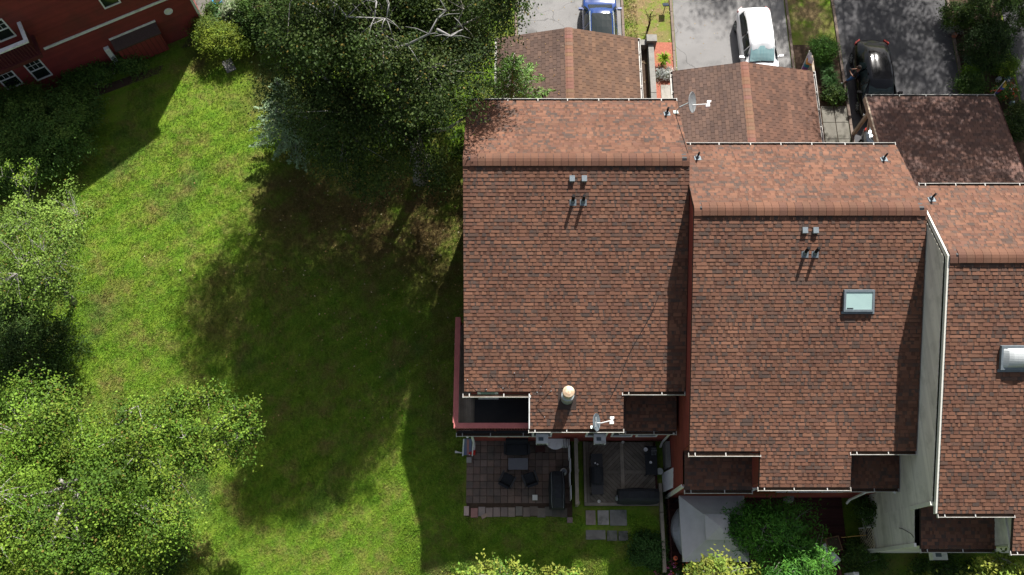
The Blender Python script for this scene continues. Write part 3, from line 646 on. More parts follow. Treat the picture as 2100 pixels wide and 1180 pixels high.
obj('batten', mb, M['darkred'], bay_o)
mt_ = ow(218, 98); mb = ubox(MB(), mt_[0] - .13, mt_[0] + .13, .25, mt_[1] + .1, 0, .2); mc = obj('meter_box', mb, M['white'], rh)
ubox_ = ubox(MB(), mt_[0] - .09, mt_[0] + .09, .6, .95, .2, .212); obj('cover', ubox_, M['dishgrey'], mc)
vt = ow(345, 23); mb = MB(); mb.lathe(W3(vt[0], vt[1], 0), [(.22, 0), (.22, .05), (.17, .06), (.16, .02), (.0, .02)], 16, axis=wn_); obj('round_vent', mb, M['white'], rh)
# balcony
fu, fz = ow(83, 110, 1.2); ru, rz_ = ow(55, 87, 1.2); zf = fz
mb = ubox(MB(), fu, fu + 5, zf - .25, zf - .03, 0, 1.25); bc = obj('balcony', mb, M['darkred'], rh)
zr = zf + 1.0
mb = ubox(MB(), fu + .05, fu + 5, zr - .04, zr + .04, 1.05, 1.25); ubox(mb, fu + .05, fu + .22, zr - .04, zr + .045, .0, 1.05); obj('cap_rail', mb, M['white'], bc)
for i in range(26):
    mb = ubox(MB(), fu + .1 + i * .15, fu + .14 + i * .15, zf - .03, zr - .045, 1.13, 1.17); obj('baluster', mb, M['darkred'], bc)
for i in range(7):
    mb = ubox(MB(), fu + .11, fu + .15, zf - .03, zr - .045, .1 + i * .145, .14 + i * .145); obj('baluster', mb, M['darkred'], bc)
# small terrace with tubs behind its corner, and stones by the wall
mb = MB(); p1 = at(420, 0); 
ter = bpy.data.objects.new('terrace', None); C.objects.link(ter); ter['kind'] = 'structure'
for i in range(4):
    for j in range(4):
        c = at(440, 8) + Vector(((i - 1.5) * .92, (j - .6) * .92, 0)); mb = MB(); mb.rbox(c.x, c.y, 0, .09, .9, .9, .0, random.uniform(.8, 1.0)); obj('slab', mb, M['slab'], ter)
def tub(px, py, r, h, material, label, cat='flower pot', name='plant_tub'):
    c = at(px, py, h * .7); t = thing(name, label, cat, (c.x, c.y, 0)); mb = MB(); mb.lathe((0, 0, 0), [(r * .8, 0), (r, h), (r * .93, h), (r * .85, h * .8)], 18)
    obj('pot', mb, material, t, world_coords=False, smooth=False); mb = MB(); mb.lathe((0, 0, h * .78), [(r * .86, 0), (r * .5, .04)], 14); obj('earth', mb, M['soil'], t, world_coords=False)
    return t
tub(446, 2, .26, .35, flat('blue_glaze', (.03, .30, .55), .3), 'bright blue round tub on the terrace by the red house')
tub(436, 5, .09, .14, flat('teal_glaze', (.02, .30, .38), .3), 'tiny teal pot beside the blue tub on the terrace')
tub(452, 17, .17, .22, flat('terracotta', (.42, .15, .08), .8), 'terracotta pot on the terrace edge by the red house')
ston = thing('stone_step', 'pale flat stones lying against the dark red house wall', 'stone', at(205, 155))
for k, (px, py, sx, sy, a) in enumerate(((198, 165, .9, .5, .4), (212, 150, .7, .5, .5), (225, 148, .5, .4, .3))):
    c = at(px, py); mb = MB(); mb.rbox(c.x, c.y, 0, .14, sx, sy, a, 1.0, 0, .9); obj('stone', mb, M['concrete'], ston)
c = at(470, 136); mb = MB(); mb.rbox(c.x, c.y, 0, .07, .5, .75, .5); o = obj('stone_slab', mb, M['greywall'], label='flat grey stone lying in the grass below the rounded hedge', category='stone')

# ------------------------------------------------------------------ carports
def strip_shingle(mb, x0, x1, y0, y1, f, seed, along='Y', ex=.17, tabw=.31, pal=((.155, .088, .066), (.135, .078, .06), (.18, .10, .073), (.12, .072, .058))):
    """three-tab shingles; courses step across X (along='Y') or across Y (along='X'); f(x, y) is the deck height"""
    r = random.Random(seed); a0, a1 = (x0, x1) if along == 'Y' else (y0, y1); b0, b1 = (y0, y1) if along == 'Y' else (x0, x1)
    sgn = 1 if a1 > a0 else -1; k = int(abs(a1 - a0) / ex); e = (a1 - a0) / k   # a0 = eave, a1 = ridge
    def q(a, b, h): x, y = (a, b) if along == 'Y' else (b, a); return (x, y, f(x, y) + h)
    for i in range(k):
        s0, s1 = a0 + i * e, a0 + (i + 1) * e + e * .02; b = b0 - (tabw / 2 if i % 2 else 0); rowf = r.uniform(.93, 1.07)
        while b < b1:
            ba, bb = max(b, b0), min(b + tabw - .018, b1); b += tabw
            if bb - ba < .02: continue
            c = r.choice(pal); m = r.uniform(.88, 1.12) * rowf; c = tuple(v * m for v in c)
            mb.poly([q(s0, ba, .018), q(s0, bb, .018), q(s1, bb, .006), q(s1, ba, .006)], c)
            mb.poly([q(s0, ba, .018), q(s0, bb, .018), q(s0, bb, -.002), q(s0, ba, -.002)], tuple(v * .4 for v in c))
            mb.poly([q(s0, bb, .018), q(s1, bb, .006), q(s1, bb, .0), q(s0, bb, .0)], tuple(v * .4 for v in c))
def gable_carport(label, xl, xm, xr, y0, y1, he, hr, seed, posts, pal, gut_l=True):
    t = thing('carport', label, 'carport', (xm, y1, 0), 'carports in front of the townhouses')
    fl = lambda x, y: he + (hr - he) * (x - xl) / (xm - xl); fr = lambda x, y: he + (hr - he) * (xr - x) / (xr - xm)
    mb = MB()
    for a, b, za, zb in ((xl, xm, he, hr), (xm, xr, hr, he)):
        mb.hexa([(a, y0, za - .17), (b, y0, zb - .17), (b, y1, zb - .17), (a, y1, za - .17), (a, y0, za - .006), (b, y0, zb - .006), (b, y1, zb - .006), (a, y1, za - .006)])
    r = obj('roof', mb, M['shingle_under'], t); sh = MB()
    strip_shingle(sh, xl, xm - .06, y0, y1, fl, seed, pal=PAL_SHADE); strip_shingle(sh, xr, xm + .06, y0, y1, fr, seed + 1, pal=pal)  # left slope gets the darker palette, with its shade mixed into the colour
    put('shingles', mesh_of('shingles', sh, M['shingle'], recalc=False), r, kind='stuff')
    k = int((y1 - y0) / .2)
    rc = MB()
    for i in range(k):
        a, b = y0 + (y1 - y0) * i / k, y0 + (y1 - y0) * (i + 1) / k + .02; c = tuple(v * random.uniform(.9, 1.1) for v in (.20, .108, .073)); h0 = hr
        rc.poly([(xm - .19, a, fl(xm - .19, 0) + .022), (xm - .08, a, fl(xm - .08, 0) + .04), (xm - .08, b, fl(xm - .08, 0) + .03), (xm - .19, b, fl(xm - .19, 0) + .02)], c)
        rc.poly([(xm - .08, a, fl(xm - .08, 0) + .04), (xm + .08, a, fr(xm + .08, 0) + .04), (xm + .08, b, fr(xm + .08, 0) + .03), (xm - .08, b, fl(xm - .08, 0) + .03)], c)
        rc.poly([(xm + .08, a, fr(xm + .08, 0) + .04), (xm + .19, a, fr(xm + .19, 0) + .022), (xm + .19, b, fr(xm + .19, 0) + .02), (xm + .08, b, fr(xm + .08, 0) + .03)], c)
    put('ridge_cap', mesh_of('ridge_cap', rc, M['shingle'], recalc=False), r)
    for x, s in ((xr, 1), (xl, -1)):
        mb = MB(); a, b = (x, x + s * .11); mb.box(min(a, b), max(a, b), y0, y1, he - .13, he - .115); mb.box(b - .012, b + .012, y0, y1, he - .13, he - .02)
        yy = y0 + .3
        while yy < y1: mb.box(min(a, b), max(a, b), yy - .02, yy + .02, he - .03, he - .016); yy += .95
        mb.box(min(a, b) - .01, max(a, b) + .01, y1 - .012, y1 + .012, he - .13, he - .018)
        obj('gutter', mb, M['gutter'], t)
    for x, y in posts:
        mb = MB(); mb.box(x - .07, x + .07, y - .07, y + .07, 0, he - .1); obj('post', mb, M['wood_tan'], t)
    mb = MB()
    for x in (xl + .35, xr - .35): mb.box(x - .06, x + .06, y0 + .1, y1 - .1, he - .26, he - .12)
    obj('beam', mb, M['wood_tan'], t)
    mb = MB(); mb.poly([(xl + .1, y1 - .25, he - .15), (xr - .1, y1 - .25, he - .15), (xm, y1 - .25, hr - .2)]); obj('gable_board', mb, M['darkred'], t)
    return t
PAL1 = ((0.1332, 0.0757, 0.0476), (0.1188, 0.0686, 0.0443), (0.144, 0.0827, 0.0508), (0.108, 0.0642, 0.0426)); PAL_SHADE = tuple(tuple(v * .72 for v in c) for c in ((.16, .102, .078), (.145, .093, .073), (.175, .11, .083), (.132, .086, .069)))  # left-slope palette darkened to paint in the shade away from the sun
PAL2 = ((0.1278, 0.0669, 0.0451), (0.1116, 0.0598, 0.0418), (0.1422, 0.0739, 0.0492), (0.1008, 0.0554, 0.0394))
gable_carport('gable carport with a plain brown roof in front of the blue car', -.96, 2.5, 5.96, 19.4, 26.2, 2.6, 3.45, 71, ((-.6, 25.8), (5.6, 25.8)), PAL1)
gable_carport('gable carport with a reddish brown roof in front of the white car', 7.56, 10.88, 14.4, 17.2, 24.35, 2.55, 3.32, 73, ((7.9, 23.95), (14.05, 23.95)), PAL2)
t = thing('carport', 'flat sloping shaded carport with tan post in front of the black car', 'carport', (19.9, 22.5, 0), 'carports in front of the townhouses')
fz3 = lambda x, y: 2.6 + (22.9 - y) * .21
mb = MB(); mb.hexa([(16.8, 15.1, fz3(0, 15.1) - .2), (23, 15.1, fz3(0, 15.1) - .2), (23, 22.9, 2.4), (16.8, 22.9, 2.4), (16.8, 15.1, fz3(0, 15.1) - .006), (23, 15.1, fz3(0, 15.1) - .006), (23, 22.9, 2.594), (16.8, 22.9, 2.594)])
r = obj('roof', mb, M['shingle_under'], t); sh = MB(); strip_shingle(sh, 16.8, 23.0, 22.9, 15.1, fz3, 75, 'X', pal=((.145, .082, .066), (.125, .074, .062), (.16, .09, .07), (.11, .068, .058)))
put('shingles', mesh_of('shingles', sh, M['shingle'], recalc=False), r, kind='stuff')
gutter(t, 16.8, 23.0, 22.9, 2.58, 1)
mb = MB(); mb.hexa([(16.72, 15.1, fz3(0, 15.1) - .28), (16.80, 15.1, fz3(0, 15.1) - .28), (16.80, 22.9, 2.32), (16.72, 22.9, 2.32), (16.72, 15.1, fz3(0, 15.1) + .01), (16.80, 15.1, fz3(0, 15.1) + .01), (16.80, 22.9, 2.61), (16.72, 22.9, 2.61)]); obj('rake_board', mb, M['wood_tan'], t)
mb = MB(); mb.hexa([(22.98, 15.1, fz3(0, 15.1) - .28), (23.06, 15.1, fz3(0, 15.1) - .28), (23.06, 22.9, 2.32), (22.98, 22.9, 2.32), (22.98, 15.1, fz3(0, 15.1) + .004), (23.06, 15.1, fz3(0, 15.1) + .004), (23.06, 22.9, 2.604), (22.98, 22.9, 2.604)]); obj('rake_board', mb, M['wood_dark'], t)
for x in (17.0, 22.8): mb = MB(); mb.box(x - .075, x + .075, 22.2, 22.35, 0, 2.45); obj('post', mb, M['wood_tan'], t)
mb = MB(); mb.obox((17.0, 21.85, 2.05), (.05, 0, 0), (0, .36, .36), (0, -.04, .04)); obj('brace', mb, M['wood_tan'], t)

# ------------------------------------------------------------------ walls and fences between the drives
gw = thing('retaining_wall', 'narrow grey block wall running along the red mulch bed', 'wall', (6.95, 24, 0))
for i in range(8):
    y1 = 27.3 - i * .96; mb = MB(); mb.box(6.82, 7.1, y1 - .95, y1, 0, .5 + random.uniform(-.01, .01)); obj('block', mb, M['greywall'], gw)
mb = MB(); mb.box(6.72, 7.25, 27.35, 27.75, 0, .72); obj('pier', mb, M['greywall'], gw); mb = MB(); mb.box(6.45, 6.72, 27.3, 27.62, 0, .45); obj('block', mb, M['greywall'], gw)
ed = thing('timber_edging', 'pale timber board edging beside the brown carport gutter', 'edging', (6.25, 23, 0))
for i in range(3): mb = MB(); y1 = 26.3 - i * 2.3; mb.box(6.14, 6.36, y1 - 2.27, y1, 0, .2); obj('board', mb, M['wood_tan'], ed)
fn = thing('wooden_fence', 'low weathered wooden fence beside the reddish brown carport', 'fence', (15.1, 23.6, 0))
for i in range(30):
    y0 = 20.6 + i * .19; g = random.uniform(.35, .6); mb = MB(); mb.box(15.02, 15.06, y0, y0 + .18, .05, .95 + random.uniform(-.01, .01), (g, g * .95, g * .7)); obj('board', mb, M['wood_tan'], fn)
for y in (20.6, 22.5, 24.4, 26.3): mb = MB(); mb.box(14.9, 15.01, y - .05, y + .05, 0, 1.05, .7); obj('post', mb, M['wood_tan'], fn)
mb = MB(); mb.box(15.0, 15.02, 20.6, 26.3, .7, .78); mb.box(14.98, 15.1, 20.6, 26.3, .965, 1.0); obj('top_rail', mb, M['wood_tan'], fn)

# ------------------------------------------------------------------ satellite dishes
def dish(label, c, face, r, material, arm_dir, mount, arm=.55, back=False):
    c = Vector(c); f = Vector(face).normalized(); t = thing('satellite_dish', label, 'satellite dish', Vector(mount), 'satellite dishes on the first roof')
    mb = MB(); q = f.to_track_quat('Z', 'Y'); n = 28
    prof = [(0, 0), (.35, .016), (.7, .064), (1, .13)]
    for th in (0, -.012):
        for k in range(len(prof) - 1):
            for j in range(n):
                a0, a1 = 2 * math.pi * j / n, 2 * math.pi * (j + 1) / n; P = []
                for (rr, zz), a in ((prof[k], a0), (prof[k], a1), (prof[k + 1], a1), (prof[k + 1], a0)): P.append(c + q @ Vector((rr * r * math.cos(a), rr * r * 1.08 * math.sin(a), zz * r + th)))
                mb.poly(P if k else [P[0], P[2], P[3]])
    rim = MB(); rim.tube([c + q @ Vector((r * math.cos(2 * math.pi * j / n), r * 1.08 * math.sin(2 * math.pi * j / n), .13 * r - .006)) for j in range(n + 1)], .011, 5)
    d = put('dish', mesh_of('dish', mb, material, smooth=True, recalc=False), t); obj('rim', rim, material, d)
    tip = c + f * r * 1.05 + Vector(arm_dir) * .3; mb = MB(); mb.tube([c - Vector((0, 0, r * .55)) + f * .02, c + f * .25 - Vector((0, 0, r * .5)), tip], .022, 6); obj('arm', mb, M['white'], t)
    mb = MB(); side = f.cross(Vector((0, 0, 1))).normalized()
    mb.obox(tip, side * .12, f * .05, (0, 0, .05)); 
    for s in (-1, 1): mb.obox(tip + side * .10 * s, side * .045, f * .085, (0, 0, .06))
    obj('receiver', mb, M['white'], t)
    mb = MB(); mv = Vector(mount); mb.tube([mv, mv + Vector((0, 0, .25)) + (c - mv) * .2, c - f * .06], .025, 6); mb.obox(mv, (.1, 0, 0), (0, .1, -.05), (0, 0, .02)); obj('mast', mb, M['metal'], t)
    return t, c, q, r
dish('light grey satellite dish on the edge of the upper roof slope', (7.05, 19.05, 8.45), (1, -.30, .52), .40, M['dishgrey'], (1.0, -.1, -.3), (6.50, 18.9, A.N(18.9) + .02))
t, c, q, r = dish('dark grey satellite dish standing at the lower eave near the chimney', (3.08, 6.62, 5.36), (1, -.1, .50), .34, M['dishdark'], (1, .25, -.1), (3.02, 6.56, A.S(6.56) + .02))
# maker's lettering on the dish face: small pale word read along the rim
tx = bpy.data.curves.new('lettering', 'FONT'); tx.body = 'verizon'; tx.size = .13; tx.align_x = 'CENTER'; tx.align_y = 'CENTER'; tx.extrude = .001
to = bpy.data.objects.new('lettering', tx); C.objects.link(to); dg = bpy.context.evaluated_depsgraph_get()
me = bpy.data.meshes.new_from_object(to.evaluated_get(dg)); bpy.data.objects.remove(to); me.materials.append(M['white'])
fx = (q @ Vector((0, 0, 1))); up = Vector((0, -1, 0)); up = (up - fx * up.dot(fx)).normalized(); side = up.cross(fx).normalized()
rot = Matrix((up, -side * -1 if False else fx.cross(up), fx)).transposed().to_4x4()
me.transform(Matrix.Translation(c + fx * .045 - (fx.cross(up)) * .08) @ rot)
put('lettering', me, t)

# ------------------------------------------------------------------ patio of the first townhouse
pat = bpy.data.objects.new('patio', None); C.objects.link(pat); pat['kind'] = 'structure'
mb = MB(); mb.box(-2.2, 2.42, 3.5, 6.76, -1.2, .035); obj('patio_base', mb, M['soil'], pat)
pm = {}
def paver(x, y, sx, sy, z=.075, a=0.0, tint=None, m='paver'):
    t = tint or random.choice(((1, 1, 1), (.85, .87, .88), (1.12, 1.03, 1.0), (.78, .8, .8), (1.05, 1.0, .95), (.92, .88, .85))); f = random.uniform(.8, 1.15)
    mb = MB(); z = z + random.uniform(-.008, .008); e = .012
    P = lambda k, zz: [(dx * (sx / 2 - k), dy * (sy / 2 - k), zz) for dx, dy in ((-1, -1), (1, -1), (1, 1), (-1, 1))]
    mb.hexa(P(0, 0) + P(0, z - e), tuple(v * f for v in t)); mb.hexa(P(0, z - e) + P(e, z), tuple(v * f for v in t))
    o = put('paver', mesh_of('paver', mb, M[m]), pat, False); o.location = (x, y, 0); o.rotation_euler = (random.uniform(-.008, .008), random.uniform(-.008, .008), a + random.uniform(-.01, .01))
for i in range(15):
    for j in range(9):
        paver(-2.08 + i * .305, 4.22 + j * .315, .292, .302)
for i, (w, tt) in enumerate(((.22, (2.6, 2.7, 2.9)), (.3, (2.1, 1.5, 1.6)), (.3, (1.6, 1.8, 2)), (.3, (1.5, 1.6, 1.7)), (.3, (1.4, 1.5, 1.6)), (.3, (1.5, 1.6, 1.7)), (.3, (1.3, 1.4, 1.4)), (.3, (1.1, 1.3, 1.3)), (.3, (1.0, 1.1, 1.1)), (.36, (.9, 1, 1)), (.36, (.95, 1.1, 1.1)), (.36, (.7, .85, .85)), (.36, (.75, .9, .85)), (.3, (.7, .8, .8)))):
    paver(-2.2 + i * .325 + (.02 if i else 0), 3.70 + random.uniform(-.05, .05) + (-.03 if i in (1, 8) else 0), w, .40, .07, 0, tt)
paver(-1.42, 3.52, .28, .16, .07, .5, (2.2, 2.2, 2.1)); paver(2.3, 3.35, .24, .24, .07, 0, (1.5, 1.4, 1.6))
mb = MB(); mb.rbox(0, 0, 0, .12, .22, .22); o = obj('paver_block', mb, M['offwhite'], world_coords=False, label='small cream block lying on the brick patio', category='paver'); o.location = at(1097, 1021, .1) - Vector((0, 0, .02))
mb = MB(); mb.rbox(0, 0, 0, .12, .22, .24); o = obj('paver_block', mb, M['concrete'], world_coords=False, label='pale square block under the end of the white downspout', category='paver'); o.location = at(962, 944, .06) * 1; o.location.z = 0
def cushion(mb, x0, x1, y0, y1, z0, z1):
    e = .03
    mb.box(x0, x1, y0, y1, z0, z1 - e); mb.hexa([(x0, y0, z1 - e), (x1, y0, z1 - e), (x1, y1, z1 - e), (x0, y1, z1 - e), (x0 + e, y0 + e, z1), (x1 - e, y0 + e, z1), (x1 - e, y1 - e, z1), (x0 + e, y1 - e, z1)])
def seat_thing(name, label, cat, x, y, rz, w, d, group=None):
    """armchair / loveseat facing local +Y"""
    t = thing(name, label, cat, (x, y, .08), group, rz); hw, hd = w / 2, d / 2
    mb = MB(); cushion(mb, -hw + .07, hw - .07, -hd + .1, hd, .26, .42); obj('seat', mb, M['charcoal'], t, world_coords=False)
    mb = MB(); mb.hexa([(-hw + .05, -hd + .02, .3), (hw - .05, -hd + .02, .3), (hw - .05, -hd + .14, .3), (-hw + .05, -hd + .14, .3), (-hw + .05, -hd - .1, .8), (hw - .05, -hd - .1, .8), (hw - .05, -hd + .0, .82), (-hw + .05, -hd + .0, .82)]); obj('backrest', mb, M['blackfab'], t, world_coords=False)
    for s in (-1, 1):
        mb = MB(); mb.box(s * hw - .035, s * hw + .035, -hd + .05, hd, .56, .60); obj('armrest', mb, M['black'], t, world_coords=False)
    for sx in (-1, 1):
        for sy, h in ((-1, .56), (1, .56)):
            mb = MB(); mb.tube([(sx * hw, sy * (hd - .04), 0), (sx * (hw - .005), sy * (hd - .06), h)], .018, 6); obj('leg', mb, M['black'], t, world_coords=False)
    mb = MB(); mb.box(-hw + .03, hw - .03, -hd + .05, hd - .03, .22, .26); obj('frame', mb, M['black'], t, world_coords=False)
    return t
c = at(1040, 985, .45); ch1 = seat_thing('patio_chair', 'dark patio armchair at left, angled towards the grey coffee table', 'chair', c.x, c.y, R(-28), .58, .56, 'patio chairs')
c = at(1087, 983, .45); dup(ch1, (c.x, c.y, .08), R(20), 'dark patio armchair nearer the covered grill, angled towards the coffee table', 'patio chairs')
c = at(1060, 921, .45); seat_thing('loveseat', 'black two seat patio bench with its back to the red wall', 'bench', c.x, c.y + .02, R(180), 1.08, .56)
c = at(1062.5, 952, .45); t = thing('coffee_table', 'low table with a grey rectangular top on the brick patio', 'table', (c.x, c.y, .08))
mb = MB(); mb.box(-.43, .43, -.25, .25, .40, .43); obj('table_top', mb, flat('grey_top', (.14, .14, .15), .5), t, world_coords=False)
for sx in (-1, 1):
    for sy in (-1, 1): mb = MB(); mb.tube([(sx * .44, sy * .26, 0), (sx * .42, sy * .24, .42)], .02, 6); obj('leg', mb, M['black'], t, world_coords=False)
c = at(1108, 921, .3); t = thing('side_table', 'small dark brown side table next to the patio bench', 'table', (c.x, c.y, .08)); mb = MB(); mb.box(-.2, .2, -.16, .16, .38, .42); obj('table_top', mb, M['wood_dark'], t, world_coords=False)
for sx in (-1, 1):
    for sy in (-1, 1): mb = MB(); mb.box(sx * .17 - .02, sx * .17 + .02, sy * .13 - .02, sy * .13 + .02, 0, .38); obj('leg', mb, M['wood_dark'], t, world_coords=False)
def covered_grill(label, x, y, rz, L, W, H, strap=True):
    t = thing('covered_grill', label, 'grill', (x, y, .08), 'covered grills', rz); mb = MB(); n = 9; m = 8; g = []
    for i in range(n):
        u = -1 + 2 * i / (n - 1); row = []
        for j in range(m):
            a = math.pi * j / (m - 1); s = (1 - .10 * abs(u) ** 3); hh = H * (1 - .22 * abs(u) ** 2.2) + .02 * math.sin(i * 2.3 + j)
            yy = -math.cos(a); yy = math.copysign(abs(yy) ** .55, yy); zz = math.sin(a) ** .45 if math.sin(a) > 0 else 0
            fl = 1.06 if j in (0, m - 1) else 1.0
            row.append(Vector((u * L / 2 + .012 * math.sin(j * 3 + i), yy * W / 2 * s * fl + .012 * math.sin(i * 5 + j * 2), .02 + zz * hh)))
        g.append(row)
    for i in range(n - 1):
        for j in range(m - 1): mb.poly([g[i][j], g[i + 1][j], g[i + 1][j + 1], g[i][j + 1]])
    mb.poly(g[0]); mb.poly(g[-1][::-1]); me = mesh_of('cover', mb, M['charcoal']); bm = bmesh.new(); bm.from_mesh(me); bmesh.ops.remove_doubles(bm, verts=bm.verts, dist=.001); bm.to_mesh(me); bm.free()
    put('cover', me, t, False)
    if strap:
        for j in (2, 5):
            sb = MB(); sb.tube([Vector((p[j].x, p[j].y + .004, p[j].z + .008)) for p in g], .008, 4); obj('piping', sb, M['dishgrey'], t, world_coords=False)
    for sx in (-1, 1):
        mb = MB(); mb.lathe((sx * L * .38, -W * .35, .05), [(.06, -.02), (.06, .02)], 10, axis=Vector((1, 0, 0))); obj('wheel', mb, M['black'], t, world_coords=False)
    return t
p = at(1143, 1006, .6); covered_grill('black covered grill on the brick patio beside the white panels', p.x, p.y, R(90), 1.55, .68, 1.05)
p = at(1309, 1017, .6); covered_grill('long black covered grill lying across the front of the wooden deck', p.x, p.y, 0, 1.75, .66, 1.0, False)
p = at(1139, 912, .7); t = thing('half_round_table', 'half round white table folded against the red patio wall', 'table', (p.x, 6.62, .08)); mb = MB(); hd = [(.47 * math.cos(-math.pi * k / 16), .47 * math.sin(-math.pi * k / 16)) for k in range(17)]; mb.poly([(a, b_, .72) for a, b_ in hd[::-1]]); mb.poly([(a, b_, .69) for a, b_ in hd]); [mb.poly([(*hd[k], .69), (*hd[k + 1], .69), (*hd[k + 1], .72), (*hd[k], .72)]) for k in range(16)]; mb.poly([(-.47, 0, .69), (.47, 0, .69), (.47, 0, .72), (-.47, 0, .72)]); obj('table_top', mb, M['white'], t, world_coords=False); mb = MB(); mb.lathe((0, 0, 0), [(.10, 0), (.09, .03), (.04, .06), (.04, .67)], 14); mb.v = [(a, b_ - .14, c) for a, b_, c in mb.v]; obj('pedestal', mb, M['white'], t, world_coords=False); t.location.y = 6.76
p = at(1156, 967, .5); t = thing('propane_tank', 'round grey gas tank beside the covered patio grill', 'gas tank', (p.x, p.y, .08)); mb = MB(); mb.lathe((0, 0, 0), [(.13, 0), (.155, .06), (.155, .3), (.12, .40), (.05, .43)], 16); obj('tank', mb, M['white'], t, world_coords=False); mb = MB(); mb.lathe((0, 0, .4), [(.10, 0), (.10, .08), (.09, .08)], 12); mb.tube([(0, 0, .4), (0, 0, .5)], .03, 8); obj('collar', mb, M['dishdark'], t, world_coords=False)
# white louvred screen standing at the patio edge
t = thing('privacy_screen', 'white folding screen panels standing at the patio edge', 'screen', (2.3, 5.3, .08))
for k in range(4):
    y0 = 6.45 - k * .58; x = 2.28 + .03 * (k % 2); mb = MB()
    for z0, z1 in ((.05, .13), (.9, .98)): mb.box(x, x + .03, y0 - .56, y0, z0 + .08, z1 + .08)
    for yy in (y0 - .56, y0 - .06): mb.box(x, x + .03, yy, yy + .06, .21, .98)
    pl = obj('panel', mb, M['white'], t)
    for i in range(8): mb = MB(); mb.obox((x + .015, y0 - .28, .27 + i * .09), (.012, 0, .02), (0, .22, 0), (-.003, 0, .004)); obj('slat', mb, M['white'], pl)
for i in range(5): mb = MB(); mb.box(1.98 + i * .07, 2.01 + i * .07, 6.4, 6.7, .5, 1.1); obj('slat', mb, M['white'], t)
# folded garden umbrella, red box and boogie board leaning by the downspout
t = thing('sled', 'blue and white striped plastic sled leaning on the wall corner', 'sled', (-2.1, 6.6, .05)); mb = MB()
q = [(-2.35, 6.62, .05), (-1.95, 6.62, .05), (-1.92, 6.75, 1.45), (-2.18, 6.75, 1.45)]; mb.hexa([(-2.42, 6.15, .04), (-2.02, 6.2, .04), (-1.98, 6.70, 1.25), (-2.3, 6.68, 1.25), (-2.44, 6.13, .12), (-2.0, 6.18, .12), (-1.96, 6.66, 1.32), (-2.32, 6.64, 1.32)]); obj('body', mb, flat('slate_blue', (.13, .16, .28), .4), t)
for k in range(2): mb = MB(); x = -2.40 + k * .42; mb.tube([(x, 6.12, .14), (x + .05, 6.4, .75), (x + .1, 6.64, 1.34)], .03, 6); obj('rim', mb, M['white'], t)
mb = MB(); mb.hexa([(-2.22, 6.165, .16), (-2.12, 6.17, .16), (-2.07, 6.645, 1.31), (-2.17, 6.64, 1.31), (-2.22, 6.155, .18), (-2.12, 6.16, .18), (-2.07, 6.635, 1.335), (-2.17, 6.63, 1.335)]); obj('stripe', mb, flat('rose', (.35, .16, .18), .5), t)
t = thing('fuel_can', 'small bright red plastic can beside the white downspout', 'can', (-1.98, 6.22, .05)); mb = MB(); mb.rbox(-1.99, 6.26, .05, .3, .3, .2, -.1, 1.0, 0, .88); obj('body', mb, flat('red_plastic', (.62, .02, .012), .4), t); mb = MB(); mb.tube([(-2.08, 6.27, .3), (-2.05, 6.27, .36), (-1.93, 6.26, .36), (-1.9, 6.26, .3)], .018, 6); obj('handle', mb, flat('red_plastic', (.62, .02, .012)), t)

# board fence between the two gardens
t = thing('board_fence', 'weathered grey board fence between patio and wooden deck', 'fence', (2.55, 5.2, 0))
for i in range(20): mb = MB(); y0 = 3.9 + i * .135; mb.box(2.53, 2.56, y0, y0 + .125, .03, 1.5 + random.uniform(-.02, .02), random.uniform(.7, 1.1)); obj('board', mb, M['wood_grey'], t)
mb = MB(); mb.box(2.47, 2.62, 3.86, 6.65, 1.5, 1.54); obj('cap_rail', mb, M['wood_grey'], t)
for y in (3.95, 5.3, 6.55): mb = MB(); mb.box(2.57, 2.66, y - .045, y + .045, 0, 1.5); obj('post', mb, M['wood_grey'], t)
# wooden deck with boards laid in four diagonal fields
t = thing('wooden_deck', 'small weathered wooden deck with diagonal boards below the red wall', 'deck', (4.5, 5.3, 0))
x0, x1, y0, y1 = 2.95, 6.18, 3.95, 6.74; xm, ym = 4.66, 5.40
mb = MB(); mb.box(x0, x1, y0, y1, -.4, .13); obj('frame', mb, M['wood_dark'], t)
def clipbox(P, xa, xb, ya, yb):
    for ax, v, s in ((0, xa, 1), (0, xb, -1), (1, ya, 1), (1, yb, -1)):
        out = []
        for i in range(len(P)):
            a, b = P[i], P[(i + 1) % len(P)]; da, db = s * (a[ax] - v), s * (b[ax] - v)
            if da >= 0: out.append(a)
            if da * db < 0: k = da / (da - db); out.append((a[0] + (b[0] - a[0]) * k, a[1] + (b[1] - a[1]) * k))
        P = out
        if len(P) < 3: return []
    return P
def diag(xa, xb, ya, yb, s):
    cx, cy = (xa + xb) / 2, (ya + yb) / 2; d = Vector((1, s, 0)).normalized(); n = Vector((-d.y, d.x, 0))
    for k in range(-14, 15):
        c = Vector((cx, cy, 0)) + n * k * .145; P = [c + d * 3 - n * .066, c + d * 3 + n * .066, c - d * 3 + n * .066, c - d * 3 - n * .066]
        P = clipbox([(p.x, p.y) for p in P], xa, xb, ya, yb)
        if len(P) < 3: continue
        mb = MB(); z = .165 + random.uniform(-.002, .002); tt = random.uniform(.72, 1.0)
        mb.poly([(a, b, z) for a, b in P], tt)
        for i in range(len(P)): a, b = P[i], P[(i + 1) % len(P)]; mb.poly([(a[0], a[1], .132), (b[0], b[1], .132), (b[0], b[1], z), (a[0], a[1], z)], tt)
        obj('plank', mb, M['wood_grey'], t)
b = .09
diag(x0 + .25, xm - b, ym + b, y1 - .02, 1); diag(xm + b, x1 - .1, ym + b, y1 - .02, -1); diag(x0 + .25, xm - b, y0 + .16, ym - b, -1); diag(xm + b, x1 - .1, y0 + .16, ym - b, 1)
